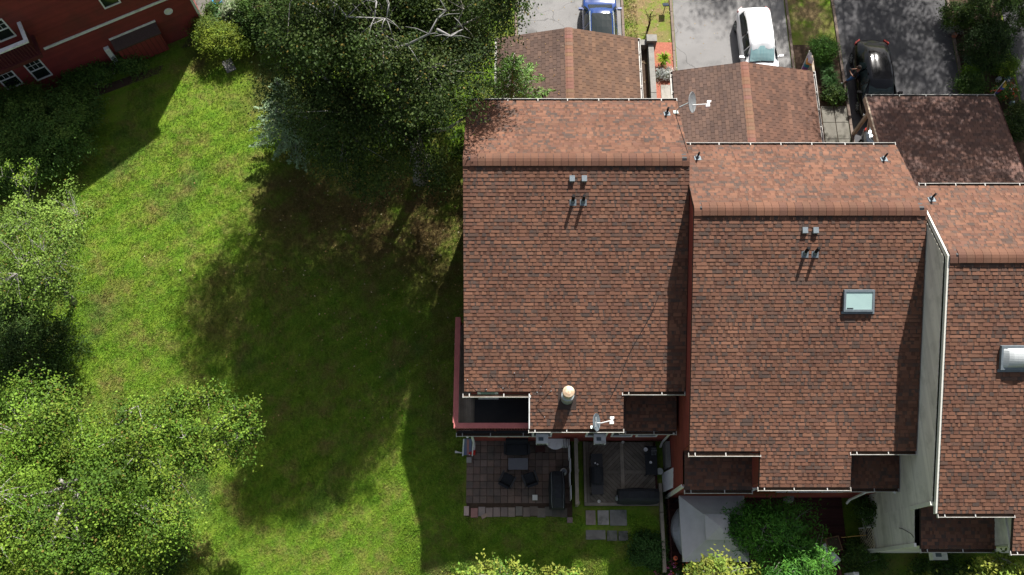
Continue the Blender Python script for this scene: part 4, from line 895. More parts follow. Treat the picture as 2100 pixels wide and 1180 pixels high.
for (a, bb, c, d) in ((xm - b + .01, xm + b - .01, y0 + .16, y1 - .02), (x0 + .25, xm - b, ym - b + .01, ym + b - .01), (xm + b, x1 - .1, ym - b + .01, ym + b - .01), (x0, x1, y0, y0 + .14), (x0, x0 + .11, y0 + .15, y1), (x0 + .125, x0 + .24, y0 + .15, y1)):
    mb = MB(); mb.box(a, bb, c, d, .132, .17, random.uniform(.9, 1.5)); obj('plank', mb, M['wood_grey'], t)
# things on the deck
t = thing('grill_station', 'long black grill with side shelves along the deck edge', 'grill', (3.48, 5.2, .17)); 
mb = MB(); mb.box(3.2, 3.75, 4.75, 5.55, .25, .85); obj('cabinet', mb, M['black'], t)
mb = MB()
for k in range(6):
    a0, a1 = math.pi * k / 6, math.pi * (k + 1) / 6
    P = [(3.475 - .26 * math.cos(a), y, .85 + .24 * math.sin(a)) for y in (4.8, 5.5) for a in (a0, a1)]; mb.poly([P[0], P[1], P[3], P[2]])
mb.poly([(3.475 - .26 * math.cos(math.pi * k / 6), 4.8, .85 + .24 * math.sin(math.pi * k / 6)) for k in range(7)]); mb.poly([(3.475 - .26 * math.cos(math.pi * k / 6), 5.5, .85 + .24 * math.sin(math.pi * k / 6)) for k in range(7)][::-1]); obj('lid', mb, M['charcoal'], t)
for ya, yb in ((4.35, 4.74), (5.56, 6.1)): mb = MB(); mb.box(3.22, 3.73, ya, yb, .82, .86); obj('shelf', mb, M['black'], t)
for x in (3.25, 3.7):
    for y in (4.4, 6.05): mb = MB(); mb.box(x - .025, x + .025, y - .025, y + .025, .17, .82); obj('leg', mb, M['black'], t)
for (x, y, jl) in ((3.5, 5.62, 'small white jar on the grill side shelf, nearer the deck middle'), (3.40, 5.68, 'small white jar on the grill side shelf, nearer the board fence')): mb = MB(); mb.lathe((x, y, .86), [(.04, 0), (.04, .1), (.02, .12)], 8); o = obj('jar', mb, M['white'], label=jl, category='jar', group='jars on the grill shelf')
p = at(1310, 1000, .9)
t = thing('patio_table', 'dark rectangular table with odds and ends by the deck corner', 'table', (5.87, 5.8, .17)); mb = MB(); mb.box(5.6, 6.12, 5.2, 6.45, .72, .76); obj('table_top', mb, M['charcoal'], t)
for x in (5.64, 6.08):
    for y in (5.24, 6.41): mb = MB(); mb.box(x - .02, x + .02, y - .02, y + .02, .17, .72); obj('leg', mb, M['black'], t)
for (x, y, s, l) in ((5.63, 6.28, .09, 'cream cup at the table corner'), (5.82, 5.72, .06, 'small white cup in the middle of the dark table')): mb = MB(); mb.lathe((x, y, .76), [(s * .7, 0), (s, .1), (s * .8, .1), (s * .7, .05)], 12); obj('cup', mb, M['white'], label=l, category='cup')
t = thing('wire_rack', 'thin wire rack standing on the dark deck table', 'rack', (5.95, 6.2, .76)); mb = MB()
for k in range(5): mb.tube([(5.88 + k * .045, 6.05, .77), (5.88 + k * .045, 6.08, .95), (5.90 + k * .045, 6.33, .95), (5.88 + k * .045, 6.35, .77)], .006, 4)
mb.tube([(5.86, 6.2, .955), (6.1, 6.22, .955)], .007, 4); obj('wires', mb, M['dishgrey'], t)
t = thing('bucket', 'shiny metal bucket standing beside the dark deck table', 'bucket', (6.27, 5.4, .0)); mb = MB(); mb.lathe((6.27, 5.4, 0), [(.10, 0), (.14, .42), (.13, .42), (.10, .1)], 16); obj('body', mb, flat('steel', (.55, .56, .55), .3, .8), t); mb = MB(); mb.lathe((6.27, 5.4, .40), [(.145, 0), (.15, .02), (.145, .03)], 16); obj('rim', mb, M['metal'], t)
for (px, py, nm, lb) in ((1277, 908, 'flower_pot', 'small pinkish pot on the deck by the red wall'), (1228, 1029, 'flower_pot', 'small cream pot on the front corner of the deck')):
    p = at(px, py, .2); t = thing(nm, lb, 'flower pot', (p.x, p.y, .17)); mb = MB(); mb.lathe((0, 0, 0), [(.05, 0), (.07, .12), (.06, .12), (.05, .08)], 12); obj('pot', mb, M['offwhite'], t, world_coords=False)
p = at(1268, 1021, .5); t = thing('paper_lantern', 'white round lamp shade at the end of the long covered grill', 'lantern', (p.x, p.y, .17)); mb = MB(); mb.lathe((0, 0, 0), [(.04, 0), (.12, .06), (.13, .2), (.1, .32), (.04, .36)], 14); obj('shade', mb, M['dishgrey'], t, world_coords=False); mb = MB(); mb.lathe((0, 0, .36), [(.03, 0), (.03, .03)], 8); obj('cap', mb, M['black'], t, world_coords=False)
# white board leaning on the second townhouse
t = thing('leaning_panel', 'white board leaning against the rust red side wall', 'board', (6.5, 4.95, 0)); mb = MB(); mb.hexa([(6.42, 4.55, .02), (6.45, 4.55, .02), (6.45, 5.35, .02), (6.42, 5.35, .02), (6.655, 4.6, 1.15), (6.685, 4.6, 1.15), (6.685, 5.4, 1.5), (6.655, 5.4, 1.5)]); obj('board', mb, M['white'], t)
mb = MB(); mb.box(6.5, 6.66, 5.5, 6.6, .0, 1.1); o = obj('utility_box', mb, M['greywall'], label='grey green utility box standing by the corner downspout', category='box')
# stepping slabs in front of the deck
sp = bpy.data.objects.new('path', None); C.objects.link(sp); sp['kind'] = 'structure'
for (xa, xb, ya, yb, tt) in ((3.0, 3.42, 3.15, 3.76, (1.6, 1.4, 1.3)), (3.52, 4.0, 3.15, 3.76, (1.9, 1.9, 1.9)), (4.05, 4.78, 3.12, 3.78, (1.1, 1.15, 1.15)), (3.0, 3.85, 2.55, 3.08, (1.2, 1.2, 1.2)), (3.92, 4.36, 2.5, 3.06, (.9, .95, .9)), (4.42, 4.82, 2.5, 3.05, (.8, .85, .85))):
    zc = lie(xa, (ya + yb) / 2); mb = MB(); mb.box(xa, xb, ya, yb, zc - .3, zc + .06 + random.uniform(-.01, .015), tt); obj('slab', mb, M['slab'], sp)
# sleepers along the boundary to the next garden
t = thing('timber_edging', 'brown timber sleepers along the boundary below the deck', 'edging', (6.25, 3, 0))
for i in range(3): mb = MB(); y1_ = 4.9 - i * 1.25; mb.box(6.22, 6.36, y1_ - 1.22, y1_, 0, .25, 1.2); obj('sleeper', mb, M['wood_grey'], t)
# ------------------------------------------------------------------ garden of the second townhouse (one metre lower)
old_roots = set(o.name for o in C.objects if o.parent is None)
t = thing('wooden_deck', 'dark red stained wooden deck behind the middle townhouse', 'deck', (10.4, 3, 0))
for i in range(23):
    y0_ = 1.35 + i * .131; tt = random.uniform(.75, 1.25); mb = MB(); mb.box(6.42, 14.25, y0_, y0_ + .122, .1, .2, tt); obj('plank', mb, M['wood_dark'], t)
rl = thing('deck_railing', 'thin black metal railing at the edge of the dark red deck', 'railing', (6.45, 2.8, .2)); mb = MB(); mb.box(6.43, 6.47, 1.5, 4.1, 1.12, 1.16); obj('cap_rail', mb, M['wood_dark'], rl)
for i in range(22): mb = MB(); y = 1.55 + i * .118; mb.box(6.44, 6.46, y - .01, y + .01, .2, 1.12); obj('baluster', mb, M['black'], rl)
for y in (1.5, 4.1): mb = MB(); mb.box(6.42, 6.48, y - .03, y + .03, .1, 1.2); obj('post', mb, M['wood_dark'], rl)
# gazebo with grey fabric roof
t = thing('gazebo', 'square garden gazebo with grey two tier canopy', 'gazebo', (8.07, 2.82, .2)); gx0, gx1, gy0, gy1, gz, gt = 6.72, 9.5, 1.50, 4.20, 2.1, 2.78; cx, cy = (gx0 + gx1) / 2, (gy0 + gy1) / 2; ch_ = .44
mb = MB(); corners = [(gx0, gy0), (gx1, gy0), (gx1, gy1), (gx0, gy1)]; inner = [(cx - ch_, cy - ch_), (cx + ch_, cy - ch_), (cx + ch_, cy + ch_), (cx - ch_, cy + ch_)]
for k in range(4):
    a, b_ = corners[k], corners[(k + 1) % 4]; c_, d_ = inner[(k + 1) % 4], inner[k]; N = 8
    for i in range(N):
        for j in range(5):
            P = []
            for di, dj in ((0, 0), (1, 0), (1, 1), (0, 1)):
                u, v = (i + di) / N, (j + dj) / 5; e0 = Vector((*a, gz)).lerp(Vector((*b_, gz)), u); e1 = Vector((*d_, gt)).lerp(Vector((*c_, gt)), u); p = e0.lerp(e1, v); p.z -= .09 * math.sin(math.pi * u) * (1 - v * .4) + .05 * math.sin(math.pi * v); P.append(p)
            mb.poly(P)
    for i in range(N):
        p, q2 = Vector((*a, gz)).lerp(Vector((*b_, gz)), i / N), Vector((*a, gz)).lerp(Vector((*b_, gz)), (i + 1) / N); p.z -= .09 * math.sin(math.pi * i / N); q2.z -= .09 * math.sin(math.pi * (i + 1) / N)
        mb.poly([p, q2, q2 - Vector((0, 0, .14)), p - Vector((0, 0, .14))])
me = mesh_of('canopy', mb, M['greyfab'], recalc=False); bm = bmesh.new(); bm.from_mesh(me); bmesh.ops.remove_doubles(bm, verts=bm.verts, dist=.002); bmesh.ops.recalc_face_normals(bm, faces=bm.faces); bm.to_mesh(me); bm.free(); put('canopy', me, t)
mb = MB(); ap = (cx, cy, gt + .46); o_ = [(cx - .52, cy - .52), (cx + .52, cy - .52), (cx + .52, cy + .52), (cx - .52, cy + .52)]
for k in range(4): mb.poly([(*o_[k], gt + .09), (*o_[(k + 1) % 4], gt + .09), ap]); mb.poly([(*o_[k], gt + .09), (*o_[(k + 1) % 4], gt + .09), (*o_[(k + 1) % 4], gt + .03), (*o_[k], gt + .03)])
obj('canopy_top', mb, M['greyfab'], t)
for x, y in corners: mb = MB(); sx, sy = (1 if x < cx else -1), (1 if y < cy else -1); mb.box(x + sx * .08 - .035, x + sx * .08 + .035, y + sy * .08 - .035, y + sy * .08 + .035, .2, gz - .02); obj('post', mb, M['black'], t)
# clear plastic sheet bundled beside the gazebo
pm_, nt, bb_ = nmat('clear_plastic'); bb_.inputs['Base Color'].default_value = (.46, .48, .50, 1); bb_.inputs['Roughness'].default_value = .3; bb_.inputs['Alpha'].default_value = .55; bump(nt, bb_, noise(nt, 7, 4, .6), .8, .06)
t = thing('plastic_cover', 'crumpled clear plastic cover bulging beside the grey gazebo', 'cover', (6.98, 2.85, .2)); mb = MB(); n, m_ = 14, 9; g = []
for i in range(n):
    v = i / (n - 1); row = []
    for j in range(m_):
        a = math.pi * j / (m_ - 1); wv = math.sin(math.pi * v) ** .6; row.append(Vector((7.15 - .62 * wv * math.sin(a) * (1 + .1 * math.sin(7 * v + j)), 1.75 + 2.2 * v, .25 + 1.5 * wv * (.5 - .5 * math.cos(a)) + .05 * math.sin(11 * v + 2 * j))))
    g.append(row)
for i in range(n - 1):
    for j in range(m_ - 1): mb.poly([g[i][j], g[i + 1][j], g[i + 1][j + 1], g[i][j + 1]])
me = mesh_of('sheet', mb, pm_, smooth=True, recalc=False); put('sheet', me, t)
p = at(1382, 1146, .9); t = thing('lantern', 'orange red globe lantern on the corner of the black railing', 'lantern', (p.x, p.y, 1.16)); mb = MB(); mb.lathe((0, 0, 0), [(.03, 0), (.09, .05), (.10, .12), (.08, .19), (.03, .22)], 14); obj('globe', mb, flat('orange_red', (.65, .13, .06), .5), t, world_coords=False, smooth=True); mb = MB(); mb.lathe((0, 0, .21), [(.035, 0), (.03, .04)], 8); obj('cap', mb, M['black'], t, world_coords=False)
# bench, planter, boards, post
p = at(1706, 1134, .5); t = thing('garden_bench', 'white slatted bench standing askew below the dark red deck', 'bench', (13.3, 1.9, 0), rz=R(-50))
for k in range(4): mb = MB(); mb.box(-.48, .48, -.18 + k * .1, -.09 + k * .1, .42, .45); obj('slat', mb, M['white'], t, world_coords=False)
for sx in (-1, 1):
    for sy in (-1, 1): mb = MB(); mb.box(sx * .42 - .03, sx * .42 + .03, sy * .13 - .03, sy * .13 + .03, 0, .42); obj('leg', mb, M['white'], t, world_coords=False)
p = at(1706, 1117, .3); t = thing('planter_box', 'rough tan wooden planter on the dark red deck', 'planter', (p.x, p.y, .2)); mb = MB(); mb.rbox(0, 0, 0, .34, .62, .62, .2); obj('box', mb, flat('tan_ply', (.22, .13, .06), .9), t, world_coords=False); mb = MB(); mb.rbox(0, 0, .34, .352, .54, .54, .2); obj('earth', mb, M['soil'], t, world_coords=False)
t = thing('log_pile', 'heap of thin brown branches stacked on the ground beside white post', 'firewood', (13.2, 1.1, 0))
for k in range(26):
    x = 12.5 + (k % 13) * .11 + random.uniform(-.03, .03); z = .06 + (k // 13) * .11; mb = MB(); mb.tube([(x, .3 + random.uniform(-.1, .1), z), (x + random.uniform(-.1, .1), 1.5 + random.uniform(-.15, .1), z + .02)], .045, 6, random.uniform(1.2, 3.2)); obj('log', mb, M['wood_dark'], t)
t = thing('white_post', 'short square white fence post at the lower edge of the garden', 'post', (14.05, 1.1, 0)); mb = MB(); mb.box(13.95, 14.15, .95, 1.15, -.8, 1.2); obj('shaft', mb, M['white'], t); mb = MB(); mb.hexa([(13.93, .93, 1.2), (14.17, .93, 1.2), (14.17, 1.17, 1.2), (13.93, 1.17, 1.2), (14.03, 1.03, 1.3), (14.07, 1.03, 1.3), (14.07, 1.07, 1.3), (14.03, 1.07, 1.3)]); obj('cap', mb, M['white'], t)
mb = MB(); mb.box(13.9, 14.2, .05, .95, .25, .35); o = obj('fence_rail', mb, M['white'], label='white rail running down from the square white post', category='fence')
# lattice, umbrella, rake in the narrow gap by the beige wall
t = thing('lattice_panel', 'diamond lattice panel of tan wood leaning by the beige wall', 'lattice', (14.85, 2.6, .2))
for s in (-1, 1):
    for k in range(-5, 9):
        a = Vector((14.72, 2.0 + k * .13, .3)); b_ = a + Vector((.24, s * .75, 1.0)); 
        def cl(p0, p1):
            d = p1 - p0; t0, t1 = 0, 1
            for lo, hi, pv, dv in ((2.1, 2.95, p0.y, d.y),):
                ta, tb = (lo - pv) / dv, (hi - pv) / dv
                if ta > tb: ta, tb = tb, ta
                t0, t1 = max(t0, ta), min(t1, tb)
            return (p0 + d * t0, p0 + d * t1) if t1 - t0 > .05 else None
        r_ = cl(a, b_)
        if r_: mb = MB(); mb.tube(list(r_), .016, 4); obj('lath', mb, flat('lath_tan', (.50, .43, .27), .8), t)
mb = MB(); mb.obox((14.84, 2.06, .8), (.12, 0, .5), (0, .025, 0), (-.02, 0, .01)); mb.obox((14.84, 2.98, .8), (.12, 0, .5), (0, .025, 0), (-.02, 0, .01)); obj('frame', mb, M['offwhite'], t)
t = thing('rake', 'yellow handled garden rake lying across the dark deck', 'rake', (14.2, 2.65, .6)); mb = MB(); mb.tube([(13.75, 2.57, .75), (14.8, 2.66, .95)], .018, 6); obj('handle', mb, flat('yellow_wood', (.50, .30, .07), .6), t); mb = MB(); mb.box(14.78, 14.82, 2.52, 2.80, .9, .96); obj('head', mb, M['black'], t)
t = thing('garden_cart', 'black plastic cart standing close to the beige wall', 'cart', (15.15, 2.6, 0)); mb = MB(); mb.hexa([(15.0, 2.15, .3), (15.3, 2.15, .3), (15.3, 3.0, .3), (15.0, 3.0, .3), (14.97, 2.1, .95), (15.34, 2.1, .95), (15.34, 3.05, .95), (14.97, 3.05, .95)]); obj('tub', mb, M['black'], t)
for y in (2.3, 2.85): mb = MB(); mb.lathe((15.15, y, .18), [(.18, -.04), (.18, .04)], 14, axis=Vector((1, 0, 0))); obj('wheel', mb, M['black'], t)
p = at(1453 * .0 + 1728, 1025, .1); 
p = at(1617, 1022, .5); t = thing('clay_urn', 'grey clay urn standing in shade below the red wall', 'urn', (p.x, p.y, .2)); mb = MB(); mb.lathe((0, 0, 0), [(.14, 0), (.24, .2), (.22, .4), (.15, .5), (.17, .55), (.13, .55)], 16); obj('body', mb, M['greywall'], t, world_coords=False); mb = MB(); mb.lathe((0, 0, .5), [(.13, 0), (.06, .03)], 12); obj('earth', mb, M['soil'], t, world_coords=False)
for o in [o for o in C.objects if o.parent is None and o.name not in old_roots]:
    if o.type == 'EMPTY': o.location += Vector((o.location.x * .026, o.location.y * .026, -1.0))
    else: o.location += Vector((.35, .02, -1.0))
# lamp box and bits between the first two drives
t = thing('garden_light', 'small black solar panel light standing on the dry grass strip', 'lamp', at(1362, 22)); p = at(1362, 22); mb = MB(); mb.tube([(p.x, p.y, 0), (p.x, p.y, .45)], .02, 6); obj('stake', mb, M['black'], t); mb = MB(); mb.obox((p.x, p.y, .5), (.15, .01, 0), (-.01, .14, -.08), (0, .01, .02)); obj('panel', mb, flat('solar', (.02, .03, .05), .15), t)
t = thing('stump', 'thin dead brown shrub stem with bare twigs on the dry grass strip', 'dead shrub', at(1328, 62)); p = at(1328, 62); mb = MB(); mb.tube([p, p + Vector((.05, .1, .5)), p + Vector((.02, .3, 1.0))], [.06, .045, .02], 6)
for k in range(9): d = Vector((random.uniform(-.4, .5), random.uniform(-.2, .5), random.uniform(.1, .5))); q_ = p + Vector((.04, .12 + .02 * k, .35 + .06 * k)); mb.tube([q_, q_ + d * .5, q_ + d], [.018, .012, .005], 4)
obj('twigs', mb, M['wood_dark'], t)
# flags
def flagpole(label, px, py, base_h, tilt, bands, size=(.75, .5)):
    p = at(px, py, 0); t = thing('flag', label, 'flag', (p.x, p.y, 0)); top = Vector(tilt); mb = MB(); mb.tube([(0, 0, 0), top], .016, 6); obj('pole', mb, M['white'], t, world_coords=False)
    mb = MB(); n = 10; d = top.normalized(); hang = Vector((.35, -.35, -.2)).normalized(); g = []
    for i in range(n + 1):
        row = []
        for j in range(7):
            u, v = i / n * size[0], j / 6 * size[1]; fold = .06 * math.sin(6 * v / size[1] + 3 * i / n); p_ = top - d * (.05 + u) + hang * v * (.75 if i > n / 2 else 1) + Vector((fold, fold * .6, -.10 * v * v)); row.append(p_)
        g.append(row)
    for i in range(n):
        for j in range(6): mb.poly([g[i][j], g[i + 1][j], g[i + 1][j + 1], g[i][j + 1]], 1, min(len(bands) - 1, int(i / n * len(bands))) if j > 0 or True else 0)
    put('cloth', mesh_of('cloth', mb, [flat('flag_%s' % k, c, .8) for k, c in bands], recalc=False), t, False); return t
flagpole('rainbow banded flag hanging from white pole beside the reddish carport', 1640, 150, 0, (-.02, .15, 1.75), [('white', (.75, .75, .78)), ('pale', (.62, .55, .68)), ('orange', (.60, .28, .06)), ('teal', (.03, .22, .28)), ('violet', (.20, .08, .28))], (1.25, .42))
flagpole('dark blue and yellow flag on a thin white pole near the red flowers', 2029, 205, 0, (.0, .12, 1.6), [('yellow', (.5, .38, .06)), ('blue', (.05, .08, .28)), ('red', (.28, .03, .03)), ('navy', (.03, .05, .18))], (.95, .22))
# shiny foil balloon caught in the foliage
p = at(624, 42, 10.2); t = thing('foil_balloon', 'shiny blue and white foil balloon caught in the tree at the top', 'balloon', (p.x, p.y, p.z)); ax = Vector((.1, -.6, .8))
mb = MB(); mb.lathe((0, 0, 0), [(.05, -.13), (.2, -.10), (.27, 0), (.2, .10), (.05, .13)], 18, axis=ax); obj('envelope', mb, flat('foil_blue', (.10, .48, .75), .2), t, world_coords=False, smooth=True)
mb = MB(); q = ax.to_track_quat('Z', 'Y')
for k in range(5): a = 2 * math.pi * k / 5; mb.lathe(q @ Vector((.12 * math.cos(a), .12 * math.sin(a), .115)), [(.055, -.02), (.05, .025), (.02, .03)], 8, axis=ax)
obj('print', mb, M['white'], t, world_coords=False); mb = MB(); mb.lathe(q @ Vector((0, -.04, .13)), [(.06, -.02), (.05, .025), (.02, .03)], 8, axis=ax); obj('spot', mb, flat('foil_orange', (.65, .25, .08), .3), t, world_coords=False)
mb = MB(); mb.tube([(-.05, -.25, -.1), (-.2, -.3, -.1), (-.32, -.25, -.12)], [.05, .035, .012], 6); obj('tail', mb, flat('foil_blue', (.10, .48, .75)), t, world_coords=False)
# ------------------------------------------------------------------ cars
def car(name, label, loc, rz, paint, L, Wd, Hh, style='suv', glass_roof=False, shade=False, rails=False):
    t = thing(name, label, 'car', loc, 'cars parked on the drives', rz); w = Wd / 2; l = L / 2
    S = [(-l, .74, .72, .76, .62), (-l + .10, .86, .86, .90, .72), (-l + .32, .93, .96, 1.00, .76)]
    if style == 'round': S = [(-l, .58, .72, .76, .48), (-l + .08, .76, .84, .88, .60), (-l + .28, .89, .95, 1.0, .68), (-l + .80, .96, .99, Hh - .22, .58), (-l + 1.25, .985, .99, Hh - .06, .64)]
    elif style == 'suv': S += [(-l + .55, .97, 1.00, Hh - .10, .66), (-l + .85, .985, 1.0, Hh - .03, .70)]
    else: S += [(-l + .75, .96, .98, 1.02, .78), (-l + 1.35, .985, .98, Hh - .10, .64), (-l + 1.6, .99, .98, Hh - .04, .67)]
    S += [(-.15, 1.0, .98, Hh, .70), (.35, 1.0, .97, Hh - .015, .69), (.62, 1.0, .96, Hh - .07, .67), (1.28, .99, .97, .985, .74), (1.7, .97, .93, .96, .74), (l - .28, .92, .84, .86, .70), (l - .06, .82, .68, .70, .62), (l, .72, .58, .60, .54)]
    def ring(s):
        y, wf, be, tp, rf = s; ww = w * wf; rw = w * rf
        return [(ww * .86, .24), (ww * .99, .38), (ww * 1.0, .60), (ww * .985, be - .12), (ww * .93, be), (rw, tp - .09 if tp - be > .2 else tp - .012), (rw * .86, tp - .01), (rw * .4, tp + .015)]
    G = []
    for s in S:
        r = ring(s); G.append([Vector((-x, s[0], z)) for x, z in r] + [Vector((x, s[0], z)) for x, z in r[::-1]])
    mb = MB()
    for i in range(len(G) - 1):
        for j in range(len(G[0]) - 1): mb.poly([G[i][j], G[i][j + 1], G[i + 1][j + 1], G[i + 1][j]])
        mb.poly([G[i][-1], G[i][0], G[i + 1][0], G[i + 1][-1]])
    mb.poly(G[0]); mb.poly(G[-1][::-1])
    me = mesh_of('body', mb, paint); bm = bmesh.new(); bm.from_mesh(me); bmesh.ops.remove_doubles(bm, verts=bm.verts, dist=.0005)
    bmesh.ops.subdivide_edges(bm, edges=bm.edges, cuts=1, use_grid_fill=True, smooth=.3); bmesh.ops.recalc_face_normals(bm, faces=bm.faces); bm.to_mesh(me); bm.free()
    me.polygons.foreach_set('use_smooth', [True] * len(me.polygons)); body = put('body', me, t, False)
    cab = [i for i, s in enumerate(S) if s[3] - s[2] > .3]; a, b = cab[0], cab[-1]
    def panel(nm, c, material, inset=.1, off=.012, par=None, div=4):
        c = [Vector(p) for p in c]; m = sum(c, Vector()) / 4; c = [p.lerp(m, inset) for p in c]; n = (c[1] - c[0]).cross(c[3] - c[0]).normalized()
        if n.dot(m - Vector((0, m.y * .6, .7))) < 0: n = -n
        pb = MB()
        for i in range(div):
            for j in range(div):
                P = []
                for di, dj in ((0, 0), (1, 0), (1, 1), (0, 1)):
                    u, v = (i + di) / div, (j + dj) / div; p = c[0].lerp(c[1], u).lerp(c[3].lerp(c[2], u), v); P.append(p + n * (off + .02 * math.sin(math.pi * u) * math.sin(math.pi * v) + .0))
                pb.poly(P)
        pb.poly([p - n * .05 for p in c]) 
        return obj(nm, pb, material, par or t, world_coords=False)
    gl = M['car_glass']
    for s in (-1, 1):
        J = (4, 5) if s < 0 else (11, 10)
        n = b - a; mids = [a + 0, a + max(1, n // 2), b, b + 1]
        for k in range(len(mids) - 1):
            i0, i1 = mids[k], mids[k + 1]
            q = [G[i0][J[0]], G[i1][J[0]], G[i1][J[1]] if k < 2 else G[i1][J[0]].lerp(G[i0][J[1]], .3), G[i0][J[1]]]
            panel('window', q, gl, .09, .012)
    ws = panel('windshield', [G[b + 1][5] + Vector((0, 0, .01)), G[b + 1][10] + Vector((0, 0, .01)), G[b][10], G[b][5]], M['sunshade'] if shade else gl, .06, .035)
    if shade:
        fr = MB(); q = [G[b + 1][5], G[b + 1][10], G[b][10], G[b][5]]; q = [Vector(p) + Vector((0, .02, .045)) for p in q]
        fr.tube([q[0].lerp(q[1], .05), q[1].lerp(q[0], .05)], .03, 6); fr.tube([q[0].lerp(q[1], .2) + Vector((0, .02, .03)), q[0].lerp(q[1], .55) + Vector((0, -.03, .04))], .012, 4); fr.tube([q[1].lerp(q[0], .1) + Vector((0, .02, .03)), q[1].lerp(q[0], .42) + Vector((0, -.03, .04))], .012, 4)
        obj('wiper', fr, M['black'], ws, world_coords=False)
    panel('rear_window', [G[a - 1][10], G[a - 1][5], G[a][5], G[a][10]], gl, .08, .03)
    if glass_roof: panel('glass_roof', [G[b - 1][6], G[b - 1][9], G[a + 1][9], G[a + 1][6]], gl, .05, .06)
    if rails:
        for s in (-1, 1): r = MB(); r.tube([(s * w * .66, S[a + 1][0], Hh + .01), (s * w * .67, -.1, Hh + .05), (s * w * .65, .45, Hh - .0)], .022, 6); obj('roof_rail', r, M['metal'], t, world_coords=False)
    for s in (-1, 1):
        mr = MB(); c = Vector((s * (w + .11), 1.0, 1.02)); mr.obox(c, (.10, 0, 0), (0, .055, .0), (0, 0, .065)); mr.obox(c - Vector((s * .12, 0, .03)), (.05, 0, 0), (0, .03, 0), (0, 0, .02)); obj('mirror', mr, paint, t, world_coords=False)
        hl = MB(); hl.obox((s * w * .68, l - .14, .66), (w * .2, -s * .07, 0), (0, .07, .02), (0, -.01, .06)); obj('headlight', hl, M['lamp_clear'], t, world_coords=False)
        tl = MB(); tl.obox((s * w * .80, -l + .18, .86), (w * .12, s * .09, 0), (0, .05, 0), (0, 0, .09)); obj('taillight', tl, M['lamp_red'], t, world_coords=False)
        for y in (-l + .82, l - .86):
            wl = MB(); wl.lathe((s * (w - .11), y, .33), [(.30, -.10), (.33, -.06), (.33, .06), (.30, .10)], 22, axis=Vector((s, 0, 0))); wo_ = obj('wheel', wl, M['tyre'], t, world_coords=False)
            rm = MB(); rm.lathe((s * (w - .11), y, .33), [(.21, .08), (.21, .105), (.17, .09), (.05, .10)], 18, axis=Vector((s, 0, 0)))
            for k in range(5): aa = k * 2 * math.pi / 5; rm.obox((s * (w - .005), y + .11 * math.cos(aa), .33 + .11 * math.sin(aa)), (.008, 0, 0), (0, .09 * math.cos(aa), .09 * math.sin(aa)), (0, -.02 * math.sin(aa), .02 * math.cos(aa)))
            obj('rim', rm, M['metal'], wo_, world_coords=False)
    pl = MB(); pl.box(-.16, .16, -l - .012, -l + .02, .60, .72); obj('number_plate', pl, M['white'], t, world_coords=False)
    bp = MB(); bp.box(-w * .7, w * .7, l - .05, l + .03, .32, .46); bp.box(-w * .72, w * .72, -l - .02, -l + .06, .34, .5); obj('bumper', bp, M['black'], t, world_coords=False)
    return t
M['car_glass'] = mat('car_glass', (.010, .016, .018), (.014, .02, .022), 1, .05, .22)
M['tyre'] = mat('tyre', (.014, .014, .014), (.02, .02, .02), 8, .85, .2)
M['lamp_red'] = flat('lamp_red', (.45, .03, .02), .2); M['lamp_clear'] = flat('lamp_clear', (.6, .62, .62), .15)
M['sunshade'] = mat('sunshade', (.42, .62, .62), (.30, .52, .54), 2.5, .25, .5, local=True, stretch=(3, .4, 1))
white_p = mat('white_car_paint', (.80, .81, .82), (.78, .79, .80), 1, .22, .5, coat=.6)
black_p = mat('black_car_paint', (.004, .004, .005), (.005, .005, .006), 1, .12, .25, coat=.2, dirt=None)
blue_p = mat('blue_car_paint', (.008, .035, .15), (.010, .042, .17), 1, .2, .4, 0, coat=.3)
grey_p = mat('silver_car_paint', (.24, .28, .31), (.22, .26, .29), 1, .2, .5, .5, coat=.6)
car('parked_car', 'white car with a silver sunshade behind its windscreen', (12.42, 27.2, 0), R(182), white_p, 4.3, 1.82, 1.62, shade=True)
car('parked_car', 'dark blue car with roof rails and a large glass roof', (4.33, 28.1, 0), 0, blue_p, 4.5, 1.82, 1.58, glass_roof=True, rails=True)
car('parked_car', 'black car parked in tree shade with a person beside it', (18.22, 25.1, 0), R(179), black_p, 4.5, 1.86, 1.56, 'round')
car('parked_car', 'silver grey car mostly hidden under the shaded carport', (18.05, 20.1, 0), R(180), grey_p, 4.4, 1.8, 1.48, 'sedan')

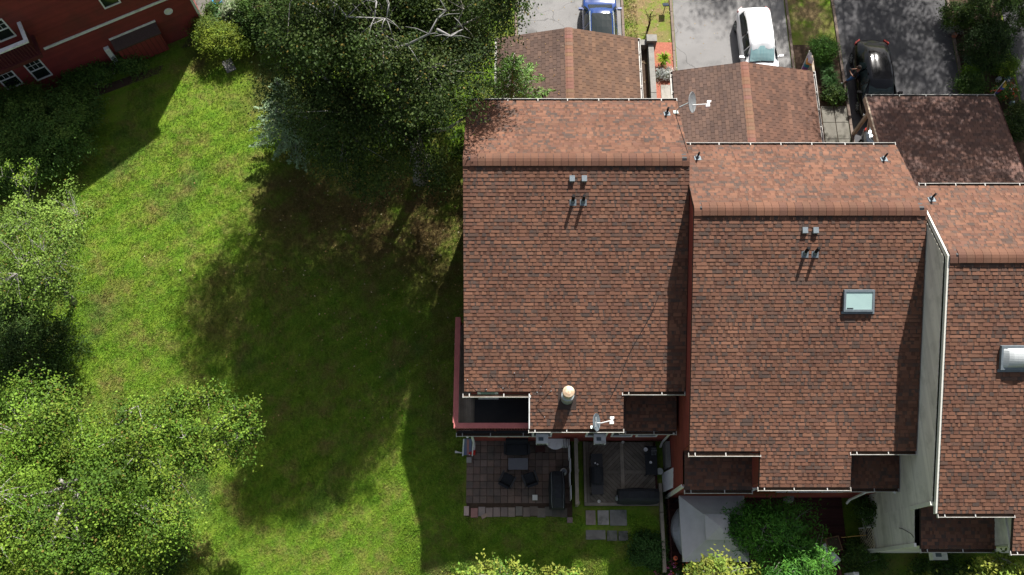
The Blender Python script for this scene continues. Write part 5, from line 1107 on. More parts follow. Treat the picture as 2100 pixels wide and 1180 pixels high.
# ------------------------------------------------------------------ person leaning by the black car
def person(label, loc, rz):
    J = {'pelvis': (0, 0, .93), 'spine': (0, -.01, 1.12), 'chest': (0, -.02, 1.32), 'neck': (0, .0, 1.47), 'head': (0, .03, 1.56), 'crown': (0, .03, 1.70),
         'lsh': (-.18, -.01, 1.40), 'lel': (-.27, .03, 1.14), 'lwr': (-.12, .24, 1.08), 'lhand': (-.05, .31, 1.10),
         'rsh': (.18, -.01, 1.40), 'rel': (.28, .03, 1.14), 'rwr': (.14, .25, 1.09), 'rhand': (.07, .32, 1.11),
         'lhip': (-.09, 0, .88), 'lkn': (-.12, .16, .50), 'lan': (-.12, .26, .09), 'ltoe': (-.14, .40, .04), 'rhip': (.09, 0, .88), 'rkn': (.12, .10, .48), 'ran': (.13, .14, .09), 'rtoe': (.16, .28, .04)}
    E_ = [('pelvis', 'spine'), ('spine', 'chest'), ('chest', 'neck'), ('neck', 'head'), ('head', 'crown'), ('chest', 'lsh'), ('lsh', 'lel'), ('lel', 'lwr'), ('lwr', 'lhand'), ('chest', 'rsh'), ('rsh', 'rel'), ('rel', 'rwr'), ('rwr', 'rhand'),
          ('pelvis', 'lhip'), ('lhip', 'lkn'), ('lkn', 'lan'), ('lan', 'ltoe'), ('pelvis', 'rhip'), ('rhip', 'rkn'), ('rkn', 'ran'), ('ran', 'rtoe')]
    rad = dict(pelvis=.15, spine=.135, chest=.15, neck=.055, head=.085, crown=.075, lsh=.075, rsh=.075, lel=.047, rel=.047, lwr=.033, rwr=.033, lhand=.032, rhand=.032, lhip=.10, rhip=.10, lkn=.065, rkn=.065, lan=.045, ran=.045, ltoe=.042, rtoe=.042)
    verts, edges, rr = [], [], []
    names = list(J); verts = [Vector(J[n]) for n in names]; rr = [rad[n] for n in names]; edges = [(names.index(a), names.index(b)) for a, b in E_]
    for s, hnd in ((-1, 'lhand'), (1, 'rhand')):   # five fingers, curled round the phone
        h = Vector(J[hnd]); hi = names.index(hnd)
        for k in range(4):
            p0 = h + Vector((s * (.025 - k * .016), .045, .005)); p1 = p0 + Vector((-s * .015, .03 - .004 * abs(k - 1), .02)); i = len(verts); verts += [p0, p1]; rr += [.0095, .008]; edges += [(hi, i), (i, i + 1)]
        p0 = h + Vector((-s * .035, .01, .02)); p1 = p0 + Vector((-s * .02, .03, .012)); i = len(verts); verts += [p0, p1]; rr += [.011, .009]; edges += [(hi, i), (i, i + 1)]
    me = bpy.data.meshes.new('b'); me.from_pydata(verts, edges, []); o = bpy.data.objects.new('b', me); C.objects.link(o)
    sk = o.modifiers.new('s', 'SKIN'); 
    for i, r_ in enumerate(rr): me.skin_vertices[0].data[i].radius = (r_, r_ * (.8 if i in (0, 1, 2) else 1)); me.skin_vertices[0].data[i].use_root = (i == 0)
    sb = o.modifiers.new('u', 'SUBSURF'); sb.levels = 2; sb.render_levels = 2
    dg = bpy.context.evaluated_depsgraph_get(); me2 = bpy.data.meshes.new_from_object(o.evaluated_get(dg)); bpy.data.objects.remove(o)
    skin, shirt, shorts, shoe = flat('skin', (.20, .10, .065), .6), flat('black_shirt', (.012, .012, .016), .9), flat('blue_shorts', (.045, .12, .28), .85), flat('white_shoe', (.72, .72, .74), .6)
    me2.materials.clear()
    for q in (skin, shirt, shorts, shoe): me2.materials.append(q)
    for p in me2.polygons:
        z, x = p.center.z, abs(p.center.x); arm = x > .235 or p.center.y > .14
        k = 0
        if z < .12: k = 3
        elif z < .46: k = 0
        elif z < .94: k = 2 if not (arm and z > .95) else 0
        elif z < 1.46: k = 1
        if .94 < z < 1.22 and (x > .22 or p.center.y > .12): k = 0
        p.material_index = k; p.use_smooth = True
    t = thing('person', label, 'person', loc, rz=rz); put('body', me2, t, False)
    mb = MB(); n = 12; R_ = []
    for i in range(6):
        a = i / 5 * math.pi * .55; R_.append([Vector((.098 * math.sin(a) * math.cos(b), .03 - .012 + .112 * math.sin(a) * math.sin(b), 1.625 + .125 * math.cos(a) - (.0 if math.sin(b) < .3 else -.015))) for b in [2 * math.pi * j / n for j in range(n)]])
    for i in range(5):
        for j in range(n): mb.poly([R_[i][j], R_[i][(j + 1) % n], R_[i + 1][(j + 1) % n], R_[i + 1][j]])
    obj('hair', mb, flat('dark_hair', (.02, .013, .01), .7), t, smooth=True, world_coords=False)
    mb = MB(); mb.lathe((0, .118, 1.60), [(.014, 0), (.016, .02), (.004, .045)], 8, axis=Vector((0, 1, -.3))); obj('nose', mb, skin, t, world_coords=False)
    for s in (-1, 1):
        mb = MB(); mb.lathe((s * .035, .108, 1.615), [(.011, 0), (.008, .01)], 8, axis=Vector((0, 1, 0))); obj('eye', mb, flat('eye_white', (.6, .6, .6), .3), t, world_coords=False)
        mb = MB(); mb.lathe((s * .088, .02, 1.60), [(.028, 0), (.024, .018)], 8, axis=Vector((s, 0, 0))); obj('ear', mb, skin, t, world_coords=False)
    mb = MB(); mb.box(-.025, .025, .112, .12, 1.545, 1.556); obj('mouth', mb, flat('lip', (.2, .07, .06), .6), t, world_coords=False)
    return t
person('person in black shirt and blue shorts with white shoes standing by the black car', (17.12, 25.15, 0), R(55))
o = MB(); o.obox((17.12 + .31 * math.cos(R(145)), 25.15 + .31 * math.sin(R(145)) + .04, 1.17), (.07 * math.cos(R(145)), .07 * math.sin(R(145)), .03), (-.035 * math.sin(R(145)), .035 * math.cos(R(145)), 0), (0, 0, .006)); obj('phone', o, M['black'], label='black phone held in both hands by the person at the car', category='phone')
# ------------------------------------------------------------------ vegetation
M['pale_bough'] = mat('pale_bough', (.30, .29, .28), (.20, .195, .19), 6, .85, .2)
def quads_mesh(name, V, tint, material):
    """V: (N,4,3) corners"""
    N = len(V); me = bpy.data.meshes.new(name); me.vertices.add(4 * N); me.loops.add(4 * N); me.polygons.add(N)
    me.vertices.foreach_set('co', V.astype('f').ravel()); me.loops.foreach_set('vertex_index', np.arange(4 * N, dtype='i'))
    me.polygons.foreach_set('loop_start', np.arange(0, 4 * N, 4, dtype='i'))
    try: me.polygons.foreach_set('loop_total', np.full(N, 4, dtype='i'))
    except Exception: pass
    at_ = me.attributes.new('tint', 'FLOAT_COLOR', 'FACE'); c = np.ones((N, 4), 'f'); c[:, :3] = tint; at_.data.foreach_set('color', c.ravel())
    me.materials.append(material); me.update(calc_edges=True); return me
def unit_v(a): return a / (np.linalg.norm(a, axis=1, keepdims=True) + 1e-9)
def leaf_quads(c, size, aspect, up=1.0, out=None, droop=0.0):
    N = len(c); n = rng.normal(size=(N, 3)); n[:, 2] += up * 1.2
    if out is not None: n += out * 1.1
    n = unit_v(n); t = rng.normal(size=(N, 3))
    if out is not None: t += out * 1.2
    t[:, 2] -= droop; t = unit_v(t - n * (t * n).sum(1, keepdims=True)); b = np.cross(n, t)
    L = (size * rng.uniform(.7, 1.25, N))[:, None]; W = L * aspect
    return np.stack([c - t * L * .5, c + b * W * .5 + t * L * .05, c + t * L * .5, c - b * W * .5 + t * L * .05], 1)
def lump(d, seed, amp):
    r = np.random.default_rng(seed); s = np.zeros(len(d))
    for k in range(7): w = r.normal(size=3) * r.uniform(2, 5.5); s += np.sin(d @ w + r.uniform(0, 6)) / 3.0
    return 1 + amp * s
def crown_clusters(ells, n, seed, amp=.2, inner=.55, bottom=-.6):
    r = np.random.default_rng(seed); wts = np.array([e[1][0] * e[1][1] + e[1][0] * e[1][2] for e in ells]); wts = wts / wts.sum(); P, O = [], []
    for (c, rad), w in zip(ells, wts):
        k = int(n * w) + 1; d = unit_v(r.normal(size=(k * 3, 3))); d = d[d[:, 2] > bottom][:k]
        f = r.uniform(inner ** 2, 1, len(d)) ** .5 * lump(d, seed + int(abs(c[0]) * 10), amp)
        P.append(np.array(c) + d * f[:, None] * np.array(rad)); O.append(d)
    return np.concatenate(P), np.concatenate(O)
def blobs(ells, n, k, seed):
    """break a crown into bough-sized masses round its shell"""
    r = np.random.default_rng(seed); out = []; w = np.array([e[1][0] * e[1][1] for e in ells]); w = w / w.sum()
    for (c, rad), f in zip(ells, w):
        m = max(3, int(round(n * f))); d = unit_v(r.normal(size=(m * 4, 3))); d = d[d[:, 2] > -.45][:m]
        for v in d: s = r.uniform(.7, 1.3); q = np.array(c) + v * np.array(rad) * r.uniform(.55, .86); b = k * s * min(rad[0], rad[1]); out.append((tuple(q), (b * r.uniform(.8, 1.5), b * r.uniform(.8, 1.5), min(b * .62, rad[2] * .6))))
    return out
def foliage(ells, ncl, lpc, clr, size, aspect, pal, seed, amp=.2, inner=.55, up=1.0, bottom=-.6, yellow=0.0, flat_=.55, droop=0.0, hole=0.0):
    r = np.random.default_rng(seed + 5); P, O = crown_clusters(ells, ncl, seed, amp, inner, bottom)
    if hole:
        k = r.uniform(0, 1, len(P)) > hole * (np.sin(P[:, 0] * 1.7 + seed) * np.sin(P[:, 1] * 1.9) > .1); P, O = P[k], O[k]
    N = len(P); lp = r.poisson(lpc, N); idx = np.repeat(np.arange(N), lp); M_ = len(idx)
    rad = (clr * r.uniform(.6, 1.35, N))[idx]; d = r.normal(size=(M_, 3)); d *= (rad * .55)[:, None]; d[:, 2] *= flat_
    # sprays stretch along the outward direction
    d += O[idx] * (r.normal(size=M_) * rad * .45)[:, None]
    c = P[idx] + d; pal = np.array(pal); cl = pal[r.integers(0, len(pal), N)] * r.uniform(.6, 1.35, (N, 1)); col = cl[idx] * r.uniform(.75, 1.3, (M_, 1))
    if yellow: k = r.uniform(0, 1, M_) < yellow; col[k] = np.array((.17, .13, .03)) * r.uniform(.7, 1.3, (k.sum(), 1))
    return P, O, leaf_quads(c, size, aspect, up, O[idx], droop), col
def branches(root, base, top, P, nl, tr, seed, twig=.45, bark='bark'):
    """trunk and limbs; every limb carries the twigs of its own clusters"""
    r = random.Random(seed); base, top = Vector(base), Vector(top); base.z = min(0, lie(base.x, base.y)); mb = MB(); H = (top - base).length
    tp = [base.lerp(top, k / 6) + Vector((r.uniform(-.04, .04) * H * .3, r.uniform(-.04, .04) * H * .3, 0)) * (k > 0) for k in range(7)]
    tp[0] = base; mb.tube(tp, [tr * (1.35 if k == 0 else 1 - .1 * k) for k in range(7)], 10); obj('trunk', mb, M[bark], root, smooth=True)
    an = [Vector(P[i]) for i in r.sample(range(len(P)), min(nl, len(P)))]; L = []
    for a in an:
        f = r.uniform(.35, .95); s = tp[0].lerp(tp[-1], f); k = min(5, int(f * 6)); s = tp[k].lerp(tp[k + 1], f * 6 - k); mid = s.lerp(a, .5) + Vector((r.uniform(-.1, .1), r.uniform(-.1, .1), -.06 + r.uniform(0, .12))) * (a - s).length
        L.append([s, s.lerp(mid, .5) + Vector((0, 0, .02)), mid, mid.lerp(a, .55), a])
    mbs = [MB() for _ in L]
    for l, m_ in zip(L, mbs): w = tr * .42 * min(1, (l[-1] - l[0]).length / (H * .5) + .25); m_.tube(l, [w, w * .8, w * .6, w * .4, w * .18], 6)
    for p in P:
        if r.random() > twig: continue
        p = Vector(p); best = None
        for i, l in enumerate(L):
            for q in l[2:]:
                d = (q - p).length
                if best is None or d < best[0]: best = (d, i, q)
        if best and best[0] > .15: q = best[2]; mbs[best[1]].tube([q, q.lerp(p, .5) + Vector((r.uniform(-.1, .1), r.uniform(-.1, .1), r.uniform(-.05, .12))) * best[0], p], [tr * .075 + .006, tr * .045 + .004, .004], 4, cap=False)
    for m_ in mbs: obj('limb', m_, M[bark], root, smooth=True)
def tree(name, label, cat, base, top, ells, ncl, lpc, clr, size, aspect, pal, seed, tr=.2, nl=12, group=None, m='leaf', part='crown', twig=.4, bark='bark', **k):
    t = thing(name, label, cat, base, group); ells = blobs(ells, k.pop('nb'), k.pop('bk', .33), seed) if 'nb' in k else ells; P, O, V, col = foliage(ells, ncl, lpc, clr, size, aspect, pal, seed, **k)
    put(part, quads_mesh(part, V, col, M[m]), t); branches(t, base, top, P, nl, tr, seed, twig, bark); return t
def shrub(name, label, x, y, rx, ry, h, pal, seed, ncl=140, lpc=40, clr=.22, size=.08, aspect=.5, group=None, m='leaf', z0=0.0, cat='shrub', flower=None, nl=6, **k):
    t = thing(name, label, cat, (x, y, 0), group); k.setdefault('bottom', -.35); k.setdefault('inner', .7)
    z0 = z0 + (lie(x, y) if y < 4.4 else 0.0); P, O, V, col = foliage([((x, y, z0 + h * .48), (rx, ry, h * .52))], ncl, lpc, clr, size, aspect, pal, seed, **k)
    put('foliage', quads_mesh('foliage', V, col, M[m]), t); r = random.Random(seed)
    for i in range(nl):
        q = Vector(P[r.randrange(len(P))]); mb = MB(); s = Vector((x + r.uniform(-.1, .1) * rx, y + r.uniform(-.1, .1) * ry, lie(x, y))); mb.tube([s, s.lerp(q, .5) + Vector((0, 0, .1)), q], [.03, .02, .008], 5); obj('stem', mb, M['bark'], t)
    if flower:
        fcol, nf, fs = flower; ix = rng.integers(0, len(P), nf); cen = P[ix] + O[ix] * .1 + rng.normal(size=(nf, 3)) * .06; cen[:, 2] += .03; ii = np.repeat(np.arange(nf), 5); fc = np.array(fcol)[rng.integers(0, len(fcol), nf)]
        put('blossom', quads_mesh('blossom', leaf_quads(cen[ii] + rng.normal(size=(nf * 5, 3)) * fs * .35, fs, .8, 1.5), fc[ii], M['petal']), t)
    return t
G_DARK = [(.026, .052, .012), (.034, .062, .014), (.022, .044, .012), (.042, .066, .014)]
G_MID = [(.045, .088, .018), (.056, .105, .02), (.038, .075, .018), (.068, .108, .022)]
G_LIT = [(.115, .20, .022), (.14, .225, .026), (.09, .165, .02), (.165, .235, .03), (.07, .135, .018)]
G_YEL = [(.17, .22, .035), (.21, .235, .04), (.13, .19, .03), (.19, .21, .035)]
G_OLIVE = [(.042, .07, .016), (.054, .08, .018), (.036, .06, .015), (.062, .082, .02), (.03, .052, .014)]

# the large tree by the end townhouse, and its neighbours towards the top of the picture
tree('large_tree', 'large dark green spreading tree with pale trunk beside the end townhouse', 'tree', (-4.77, 19.75, 0), (-5.2, 20.8, 10.5),
     [((-5.3, 20.6, 8.8), (4.6, 4.6, 4.6)), ((-1.9, 23.8, 11.2), (2.7, 3.2, 2.8)), ((-7.3, 20.2, 8.0), (2.5, 3.0, 3.2)), ((-4.8, 17.7, 6.6), (3.2, 1.9, 2.5)), ((-5.5, 22.5, 12.4), (3.5, 3.2, 2.2)), ((-5.8, 20.3, 13.0), (2.9, 2.5, 2.0)), ((-2.6, 21.8, 8.0), (1.6, 2.4, 2.4)), ((-3.2, 18.9, 6.6), (2.3, 2.2, 2.2)), ((-6.6, 18.6, 6.4), (2.4, 2.2, 2.0))],
     1650, 105, .62, .11, .62, G_OLIVE, 101, .30, 30, 'tall shade trees above the lawn', yellow=.02, amp=.2, inner=.6, up=.9, twig=.3, nb=95, bk=.30, bottom=-.3)
tree('large_tree', 'tall shade tree with bare pale upper limbs at the top edge behind the shrubs', 'tree', (-9.2, 28.2, 0), (-9.2, 27.2, 11.5),
     [((-9.0, 25.0, 12.0), (2.9, 2.7, 2.6)), ((-6.0, 27.5, 11.5), (3.4, 3.2, 3.0)), ((-6.0, 30.0, 10.8), (2.4, 3.0, 2.6))],
     900, 55, .6, .14, .6, G_OLIVE, 103, .26, 16, 'tall shade trees above the lawn', yellow=.04, amp=.2, inner=.45, twig=.3)
tree('large_tree', 'shade tree reaching over the first drive at the top edge', 'tree', (-2.0, 29.5, 0), (-2.0, 29.0, 7.5),
     [((-2.2, 28.2, 7.2), (2.5, 2.6, 3.0)), ((-4.6, 27.6, 6.4), (2.6, 2.6, 3.0)), ((-1.0, 25.4, 6.4), (1.5, 1.8, 1.8))], 560, 55, .5, .125, .6, G_OLIVE + G_MID, 105, .2, 12, 'tall shade trees above the lawn', yellow=.04, inner=.45, twig=.3)
# bare pale boughs showing through the top of the big crowns
bare_limb = [o for o in C.objects if o.parent is None and o.get('category') == 'tree']
for root_, paths in ((bare_limb[0], (((800, 100, 13), (835, 92, 14.2), (880, 70, 14.7), (897, 38, 14.9), (915, 22, 14.9)), ((895, 60, 14.6), (925, 75, 14.4), (950, 60, 14.4)), ((770, 130, 12.8), (800, 108, 13.6), (812, 98, 13.8)), ((760, 170, 11.5), (800, 178, 12.2), (830, 160, 12.5)))),
                     (bare_limb[1], (((560, -30, 13.5), (615, 0, 14.2), (640, 12, 14.4), (655, 45, 14.2)), ((650, -20, 14.2), (690, 10, 14.9), (712, 35, 15.0), (790, 38, 15.0)), ((755, -20, 14.5), (772, 5, 15.1), (768, 36, 15.0)), ((785, -20, 14.7), (797, 8, 15.2), (793, 38, 15.0))))):
    for pth_ in paths:
        pts = [at(q[0], q[1], q[2] - 1.3) for q in pth_]; mb = MB(); k = len(pts); mb.tube(pts, [.055 * (1 - .7 * i / (k - 1)) for i in range(k)], 6)
        for i in range(1, k):
            for _ in range(2): d = Vector((random.uniform(-.8, .8), random.uniform(-.8, .8), random.uniform(-.2, .4))); mb.tube([pts[i], pts[i] + d * .6 + Vector((0, 0, .1)), pts[i] + d * 1.2], [.02, .013, .005], 4)
        obj('limb', mb, M['pale_bough'], root_, smooth=True)
def conifer(label, x, y, h, r0, pal, seed, lean=(0, 0), nlev=13, glen=.13):
    t = thing('conifer_tree', label, 'conifer', (x, y, 0), 'young conifers under the large tree'); r = random.Random(seed); mb = MB(); topv = Vector((x + lean[0], y + lean[1], h)); mb.tube([(x, y, 0), Vector((x, y, 0)).lerp(topv, .6), topv], [.12, .08, .02], 8); obj('trunk', mb, M['bark'], t)
    C_, T_, O_ = [], [], []
    for k in range(nlev):
        f = k / nlev; c = Vector((x, y, 0)).lerp(topv, .12 + .86 * f); rad = r0 * (1 - f) ** .85 + .12; nb = 9 if f < .6 else 6
        for j in range(nb):
            a = 2 * math.pi * (j + r.random() * .7) / nb + k; R_ = rad * r.uniform(.75, 1.15); tip = c + Vector((math.cos(a) * R_, math.sin(a) * R_, .10 * R_ - .05)); bm_ = MB(); bm_.tube([c, c.lerp(tip, .5) + Vector((0, 0, .06 * R_)), tip], [.02, .014, .005], 4, cap=False); obj('branch', bm_, M['bark'], t)
            n = int(60 * R_ + 20)
            for _ in range(n):
                u = r.uniform(.18, 1.05); side = (1.05 - u) * R_ * .33 + .05; p = c.lerp(tip, u) + Vector((-math.sin(a), math.cos(a), 0)) * r.gauss(0, side * .55) + Vector((0, 0, r.gauss(.02, .04))); C_.append(p); O_.append((math.cos(a), math.sin(a), .15)); q = r.choice(pal); g = r.uniform(.7, 1.3) * (.7 + .5 * u); T_.append([v * g for v in q])
    C_ = np.array(C_); put('crown', quads_mesh('crown', leaf_quads(C_, glen * 1.5, .28, .6, np.array(O_) * 1.3), np.array(T_), M['needle']), t)
BLUE = [(.22, .30, .18), (.25, .34, .21), (.18, .26, .155)]; PINE = [(.12, .22, .05), (.145, .25, .06), (.09, .175, .045)]
conifer('pale blue green young spruce at the left edge of the large tree', -11.0, 21.9, 5.4, 2.0, BLUE, 5, (.2, .2))
conifer('light green feathery conifer leaning over the brown carport roof', -.45, 22.2, 6.9, 2.8, PINE, 9, (.35, .2))
# trees out past the top right whose shade dapples the third drive
for i, (x, y, h, rr) in enumerate(((20.5, 39.5, 11, 4.2), (27.5, 37.5, 12, 4.4), (16.8, 44.5, 12, 3.6), (25.0, 30.2, 10.5, 3.6), (30.5, 30, 10, 3.5))):
    tree('street_tree', ['tree beyond the far end of the shaded drive', 'leafy tree at the upper right corner beyond the shaded drive', 'slim tree past the top of the grass strip', 'dark leafy tree overhanging the garden bed at the top right corner', 'tree at the right edge above the far drive'][i], 'tree', (x, y, 0), (x + .2, y + .2, h * .8),
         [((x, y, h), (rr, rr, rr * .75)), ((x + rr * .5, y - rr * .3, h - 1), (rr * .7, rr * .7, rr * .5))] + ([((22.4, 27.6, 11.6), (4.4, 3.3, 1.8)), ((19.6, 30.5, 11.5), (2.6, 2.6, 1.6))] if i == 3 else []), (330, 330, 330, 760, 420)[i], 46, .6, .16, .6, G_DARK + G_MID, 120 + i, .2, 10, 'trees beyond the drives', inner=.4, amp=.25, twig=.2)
# trees and shrubs along the left edge
tree('garden_tree', 'broad yellow green tree with pale bare twigs at the lower left corner', 'tree', (-18.2, 3.6, 0), (-17.6, 4.4, 5.2),
     [((-17.8, 3.4, 4.4), (5.2, 4.2, 2.6)), ((-16.6, 6.4, 4.2), (3.2, 1.9, 1.5)), ((-20, 6.6, 4.6), (2.6, 1.8, 1.6))], 780, 115, .52, .115, .6, G_LIT, 131, .22, 26, yellow=.02, amp=.25, inner=.6, twig=.6, nb=60, bk=.27, bottom=-.25, up=.9)
tree('garden_tree', 'leaning branchy tree reaching right over the lawn from the lower left', 'tree', (-15.4, 4.6, 0), (-13.4, 6.2, 3.7),
     [((-12.6, 6.5, 4.2), (2.3, 1.5, .9)), ((-10.9, 6.9, 4.4), (.95, .85, .5)), ((-13.4, 7.6, 4.3), (1.1, .6, .5))], 210, 62, .36, .12, .55, G_LIT, 133, .12, 18, yellow=.03, amp=.25, inner=.4, twig=1.0, nb=22, bk=.36, bottom=-.4, up=.9)
tree('garden_tree', 'pale green loose tree at the left edge above the lawn', 'tree', (-21, 13.4, 0), (-20.8, 14, 4.6),
     [((-20.9, 14.2, 4.6), (2.7, 2.7, 1.8)), ((-18.7, 15.2, 4.6), (1.4, 1.1, .8)), ((-18.9, 13.1, 4.3), (1.3, 1.2, .8)), ((-20.5, 16.7, 4.4), (2.0, .8, .7))], 400, 42, .40, .11, .55, [(.13, .21, .035), (.11, .185, .03), (.155, .23, .04)], 135, .12, 12, yellow=.02, amp=.25, inner=.5, twig=.6, nb=30, bk=.3, bottom=-.3)
tree('garden_tree', 'small dead twigged sapling at the left edge below the hedge shade', 'tree', (-23.3, 17.6, 0), (-22.6, 18.2, 3.6), [((-22.5, 18.3, 3.7), (1.1, .7, .5))], 26, 26, .2, .1, .55, G_LIT, 136, .06, 6, amp=.3, twig=.9)
for i, (px, py, h, rx, ry, lb) in enumerate(((70, 262, 2.6, 2.6, 2.1, 'big rounded dark green shrub in the shade of the red house'), (12, 300, 2.4, 2.0, 2.0, 'dark shrub at the left edge beneath the red house'), (140, 215, 1.5, 1.2, 1.0, 'lower dark bush at the right end of the shaded shrubs'), (25, 215, 1.8, 1.7, 1.1, 'dark bush under the red house windows'), (200, 150, 1.0, .6, .5, 'small dark bush against the red wall by the pale stones'), (160, 158, 1.0, .7, .5, 'small dark bush under the lower right window of the red house'), (265, 128, .8, .7, .35, 'low straggly bush below the boxed bay'))):
    p = at(px, py, h * .6); shrub('dark_shrub', lb, p.x, p.y, rx, ry, h, [tuple(v * 1.5 for v in c) for c in G_MID], 140 + i, ncl=int(90 * rx * ry) + 40, lpc=50, clr=.34, size=.12, group='shrubs along the red house')
for i, (px, py, h, rx, ry, lb) in enumerate(((40, 720, 2.2, 2.3, 1.7, 'dark undergrowth shrub on the left edge below the pale tree'), (20, 610, 1.6, 1.5, 1.4, 'shaded shrub under the pale loose tree'), (270, 1090, 2.2, 1.5, 1.9, 'dark glossy shrub at the foot of the lower left tree'), (60, 1120, 2.5, 3.0, 2.0, 'dense shrub in the lower left corner under the broad tree'))):
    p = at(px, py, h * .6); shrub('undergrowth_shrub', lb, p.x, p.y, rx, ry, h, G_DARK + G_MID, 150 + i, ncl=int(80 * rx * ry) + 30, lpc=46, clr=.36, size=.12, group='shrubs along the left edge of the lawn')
# planting by the terrace
for i, (px, py, h, rx, ry, pal, sz, lb) in enumerate(((455, 82, 1.6, 1.45, .95, [(.14, .19, .02), (.17, .21, .024), (.10, .155, .02)], .09, 'clipped yellow green rounded hedge beside the red house corner'), (425, 62, 1.4, .9, .8, [(.09, .125, .018), (.07, .11, .018)], .09, 'yellow green bush against the red house corner'),
        (488, 28, 1.5, .85, .7, [(.20, .25, .13), (.26, .30, .19), (.12, .19, .08)], .14, 'pale variegated shrub beside the small terrace'), (462, 42, .8, .6, .45, [(.07, .16, .05), (.10, .2, .08)], .24, 'broad leaved green plant between hedge and terrace'), (520, 62, 1.5, .65, .6, G_MID, .11, 'small green bush right of the rounded hedge'),
        (540, 15, 2.4, 1.5, 1.3, G_MID, .12, 'tall green shrub at the top edge beside the terrace'), (585, 55, 2.0, 1.6, 1.1, G_DARK + G_MID, .12, 'dark shrub behind the shiny pinwheel'), (440, 24, .9, .45, .35, G_MID, .12, 'little leafy bush at the terrace edge'))):
    p = at(px, py, h * .6); shrub('garden_shrub', lb, p.x, p.y, rx, ry, h, pal, 160 + i, ncl=int(110 * rx * ry) + 50, lpc=48, clr=.24, size=sz, group='shrubs round the small terrace', amp=.12)
# planting between the drives
def blades(name, label, x, y, r0, h, n, pal, seed, cat='plant', w=.03, group=None):
    r = np.random.default_rng(seed); t = thing(name, label, cat, (x, y, 0), group); Q, T_ = [], []
    a = r.uniform(0, 2 * np.pi, n); l = r0 * r.uniform(.55, 1.1, n); hh = h * r.uniform(.6, 1.1, n)
    for k in range(3):
        def pt(u): return np.stack([x + np.cos(a) * l * (u * .35 + .65 * u ** 2), y + np.sin(a) * l * (u * .35 + .65 * u ** 2), hh * np.sin(u * 2.1) / .86 * .9 + .02], 1)
        p0, p1 = pt(k / 3), pt((k + 1) / 3); s = np.stack([-np.sin(a), np.cos(a), 0 * a], 1) * w; f0, f1 = (1, .9, .6)[k], (.9, .6, .05)[k]; Q.append(np.stack([p0 - s * f0, p0 + s * f0, p1 + s * f1, p1 - s * f1], 1)); pl = np.array(pal)[r.integers(0, len(pal), n)] * r.uniform(.8, 1.2, (n, 1)); T_.append(pl)
    put('foliage', quads_mesh('foliage', np.concatenate(Q), np.concatenate(T_), M['leaf']), t); mb = MB(); mb.lathe((x, y, 0), [(.06, 0), (.05, .06)], 8); obj('stem', mb, M['wood_dark'], t); return t
blades('yucca_plant', 'bright yellow green spiky plant in the red mulch bed', 7.6, 26.45, .48, .55, 110, [(.28, .34, .03), (.22, .30, .03), (.15, .25, .03)], 3, w=.035)
shrub('silver_plant', 'silvery white low plant at the end of the red mulch', 7.62, 25.75, .42, .3, .4, [(.42, .43, .42), (.34, .36, .36), (.5, .5, .5)], 170, 60, 40, .14, .08, .4, cat='plant')
p = at(1690, 100, .8); shrub('round_shrub', 'round bright green clipped shrub between the drives', p.x, p.y, .68, .68, 1.25, [(.05, .12, .02), (.065, .15, .022)], 171, 160, 60, .18, .07, .5, amp=.08)
for i, (px, py, lb) in enumerate(((1692, 138, 'strappy green lily clump just below the round shrub'), (1700, 157, 'strappy green lily clump between round shrub and low dark bush'), (1704, 172, 'strappy lily clump next to the low dark bush'))): p = at(px, py, .3); blades('lily_clump', lb, p.x, p.y, .55, .5, 170, [(.06, .14, .04), (.08, .17, .05), (.05, .11, .03)], 20 + i, w=.022, group='lily clumps along the planting bed')
p = at(1713, 192, .4); shrub('low_shrub', 'low dark glossy bush at the end of the lily bed', p.x, p.y, .55, .42, .6, G_DARK + G_MID, 172, 90, 40, .16, .09)
for i, (px, py, h, rx, ry, pal, lb, fl) in enumerate(((1963, 30, 1.2, .8, .7, G_OLIVE + G_MID, 'olive leaved bush near the top of the right garden bed', None), (1958, 55, .5, .35, .3, [(.26, .29, .28), (.33, .36, .36)], 'small pale grey plant in the right garden bed', None), (2030, 88, 2.2, 1.15, 1.15, [(.02, .042, .012), (.028, .055, .014)], 'large round dark evergreen bush in the right garden bed', None),
        (2003, 128, .7, .5, .4, [(.06, .10, .05), (.08, .12, .07)], 'small grey green bush below the round evergreen', None), (1993, 146, .5, .35, .22, [(.12, .22, .02), (.15, .26, .03)], 'bright lime green low plant near the carport corner', None), (1995, 172, .8, .7, .5, G_MID, 'leafy bush just above the shaded carport gutter', None), (2062, 134, .9, .6, .5, G_LIT, 'light green bush right of the flag', None),
        (2062, 188, .7, .55, .4, G_MID, 'flowering plant with red and white blooms by the right edge', ([(.55, .06, .03), (.6, .5, .5), (.5, .12, .06)], 60, .07)), (2080, 260, 1.0, .7, .6, G_DARK, 'dark bush beyond the shaded carport on the right edge', None), (2050, 20, 2.6, 1.8, 1.4, G_DARK + G_MID, 'tall dark shrub at the top right above the round evergreen', None), (2095, 230, .8, .5, .5, G_OLIVE, 'olive bush at the right edge beside carport', None))):
    p = at(px, py, h * .6); shrub('bed_shrub', lb, p.x, p.y, rx, ry, h, pal, 180 + i, ncl=int(130 * rx * ry) + 40, lpc=44, clr=.22, size=.10, group='shrubs of the right garden bed', flower=fl, amp=.1)
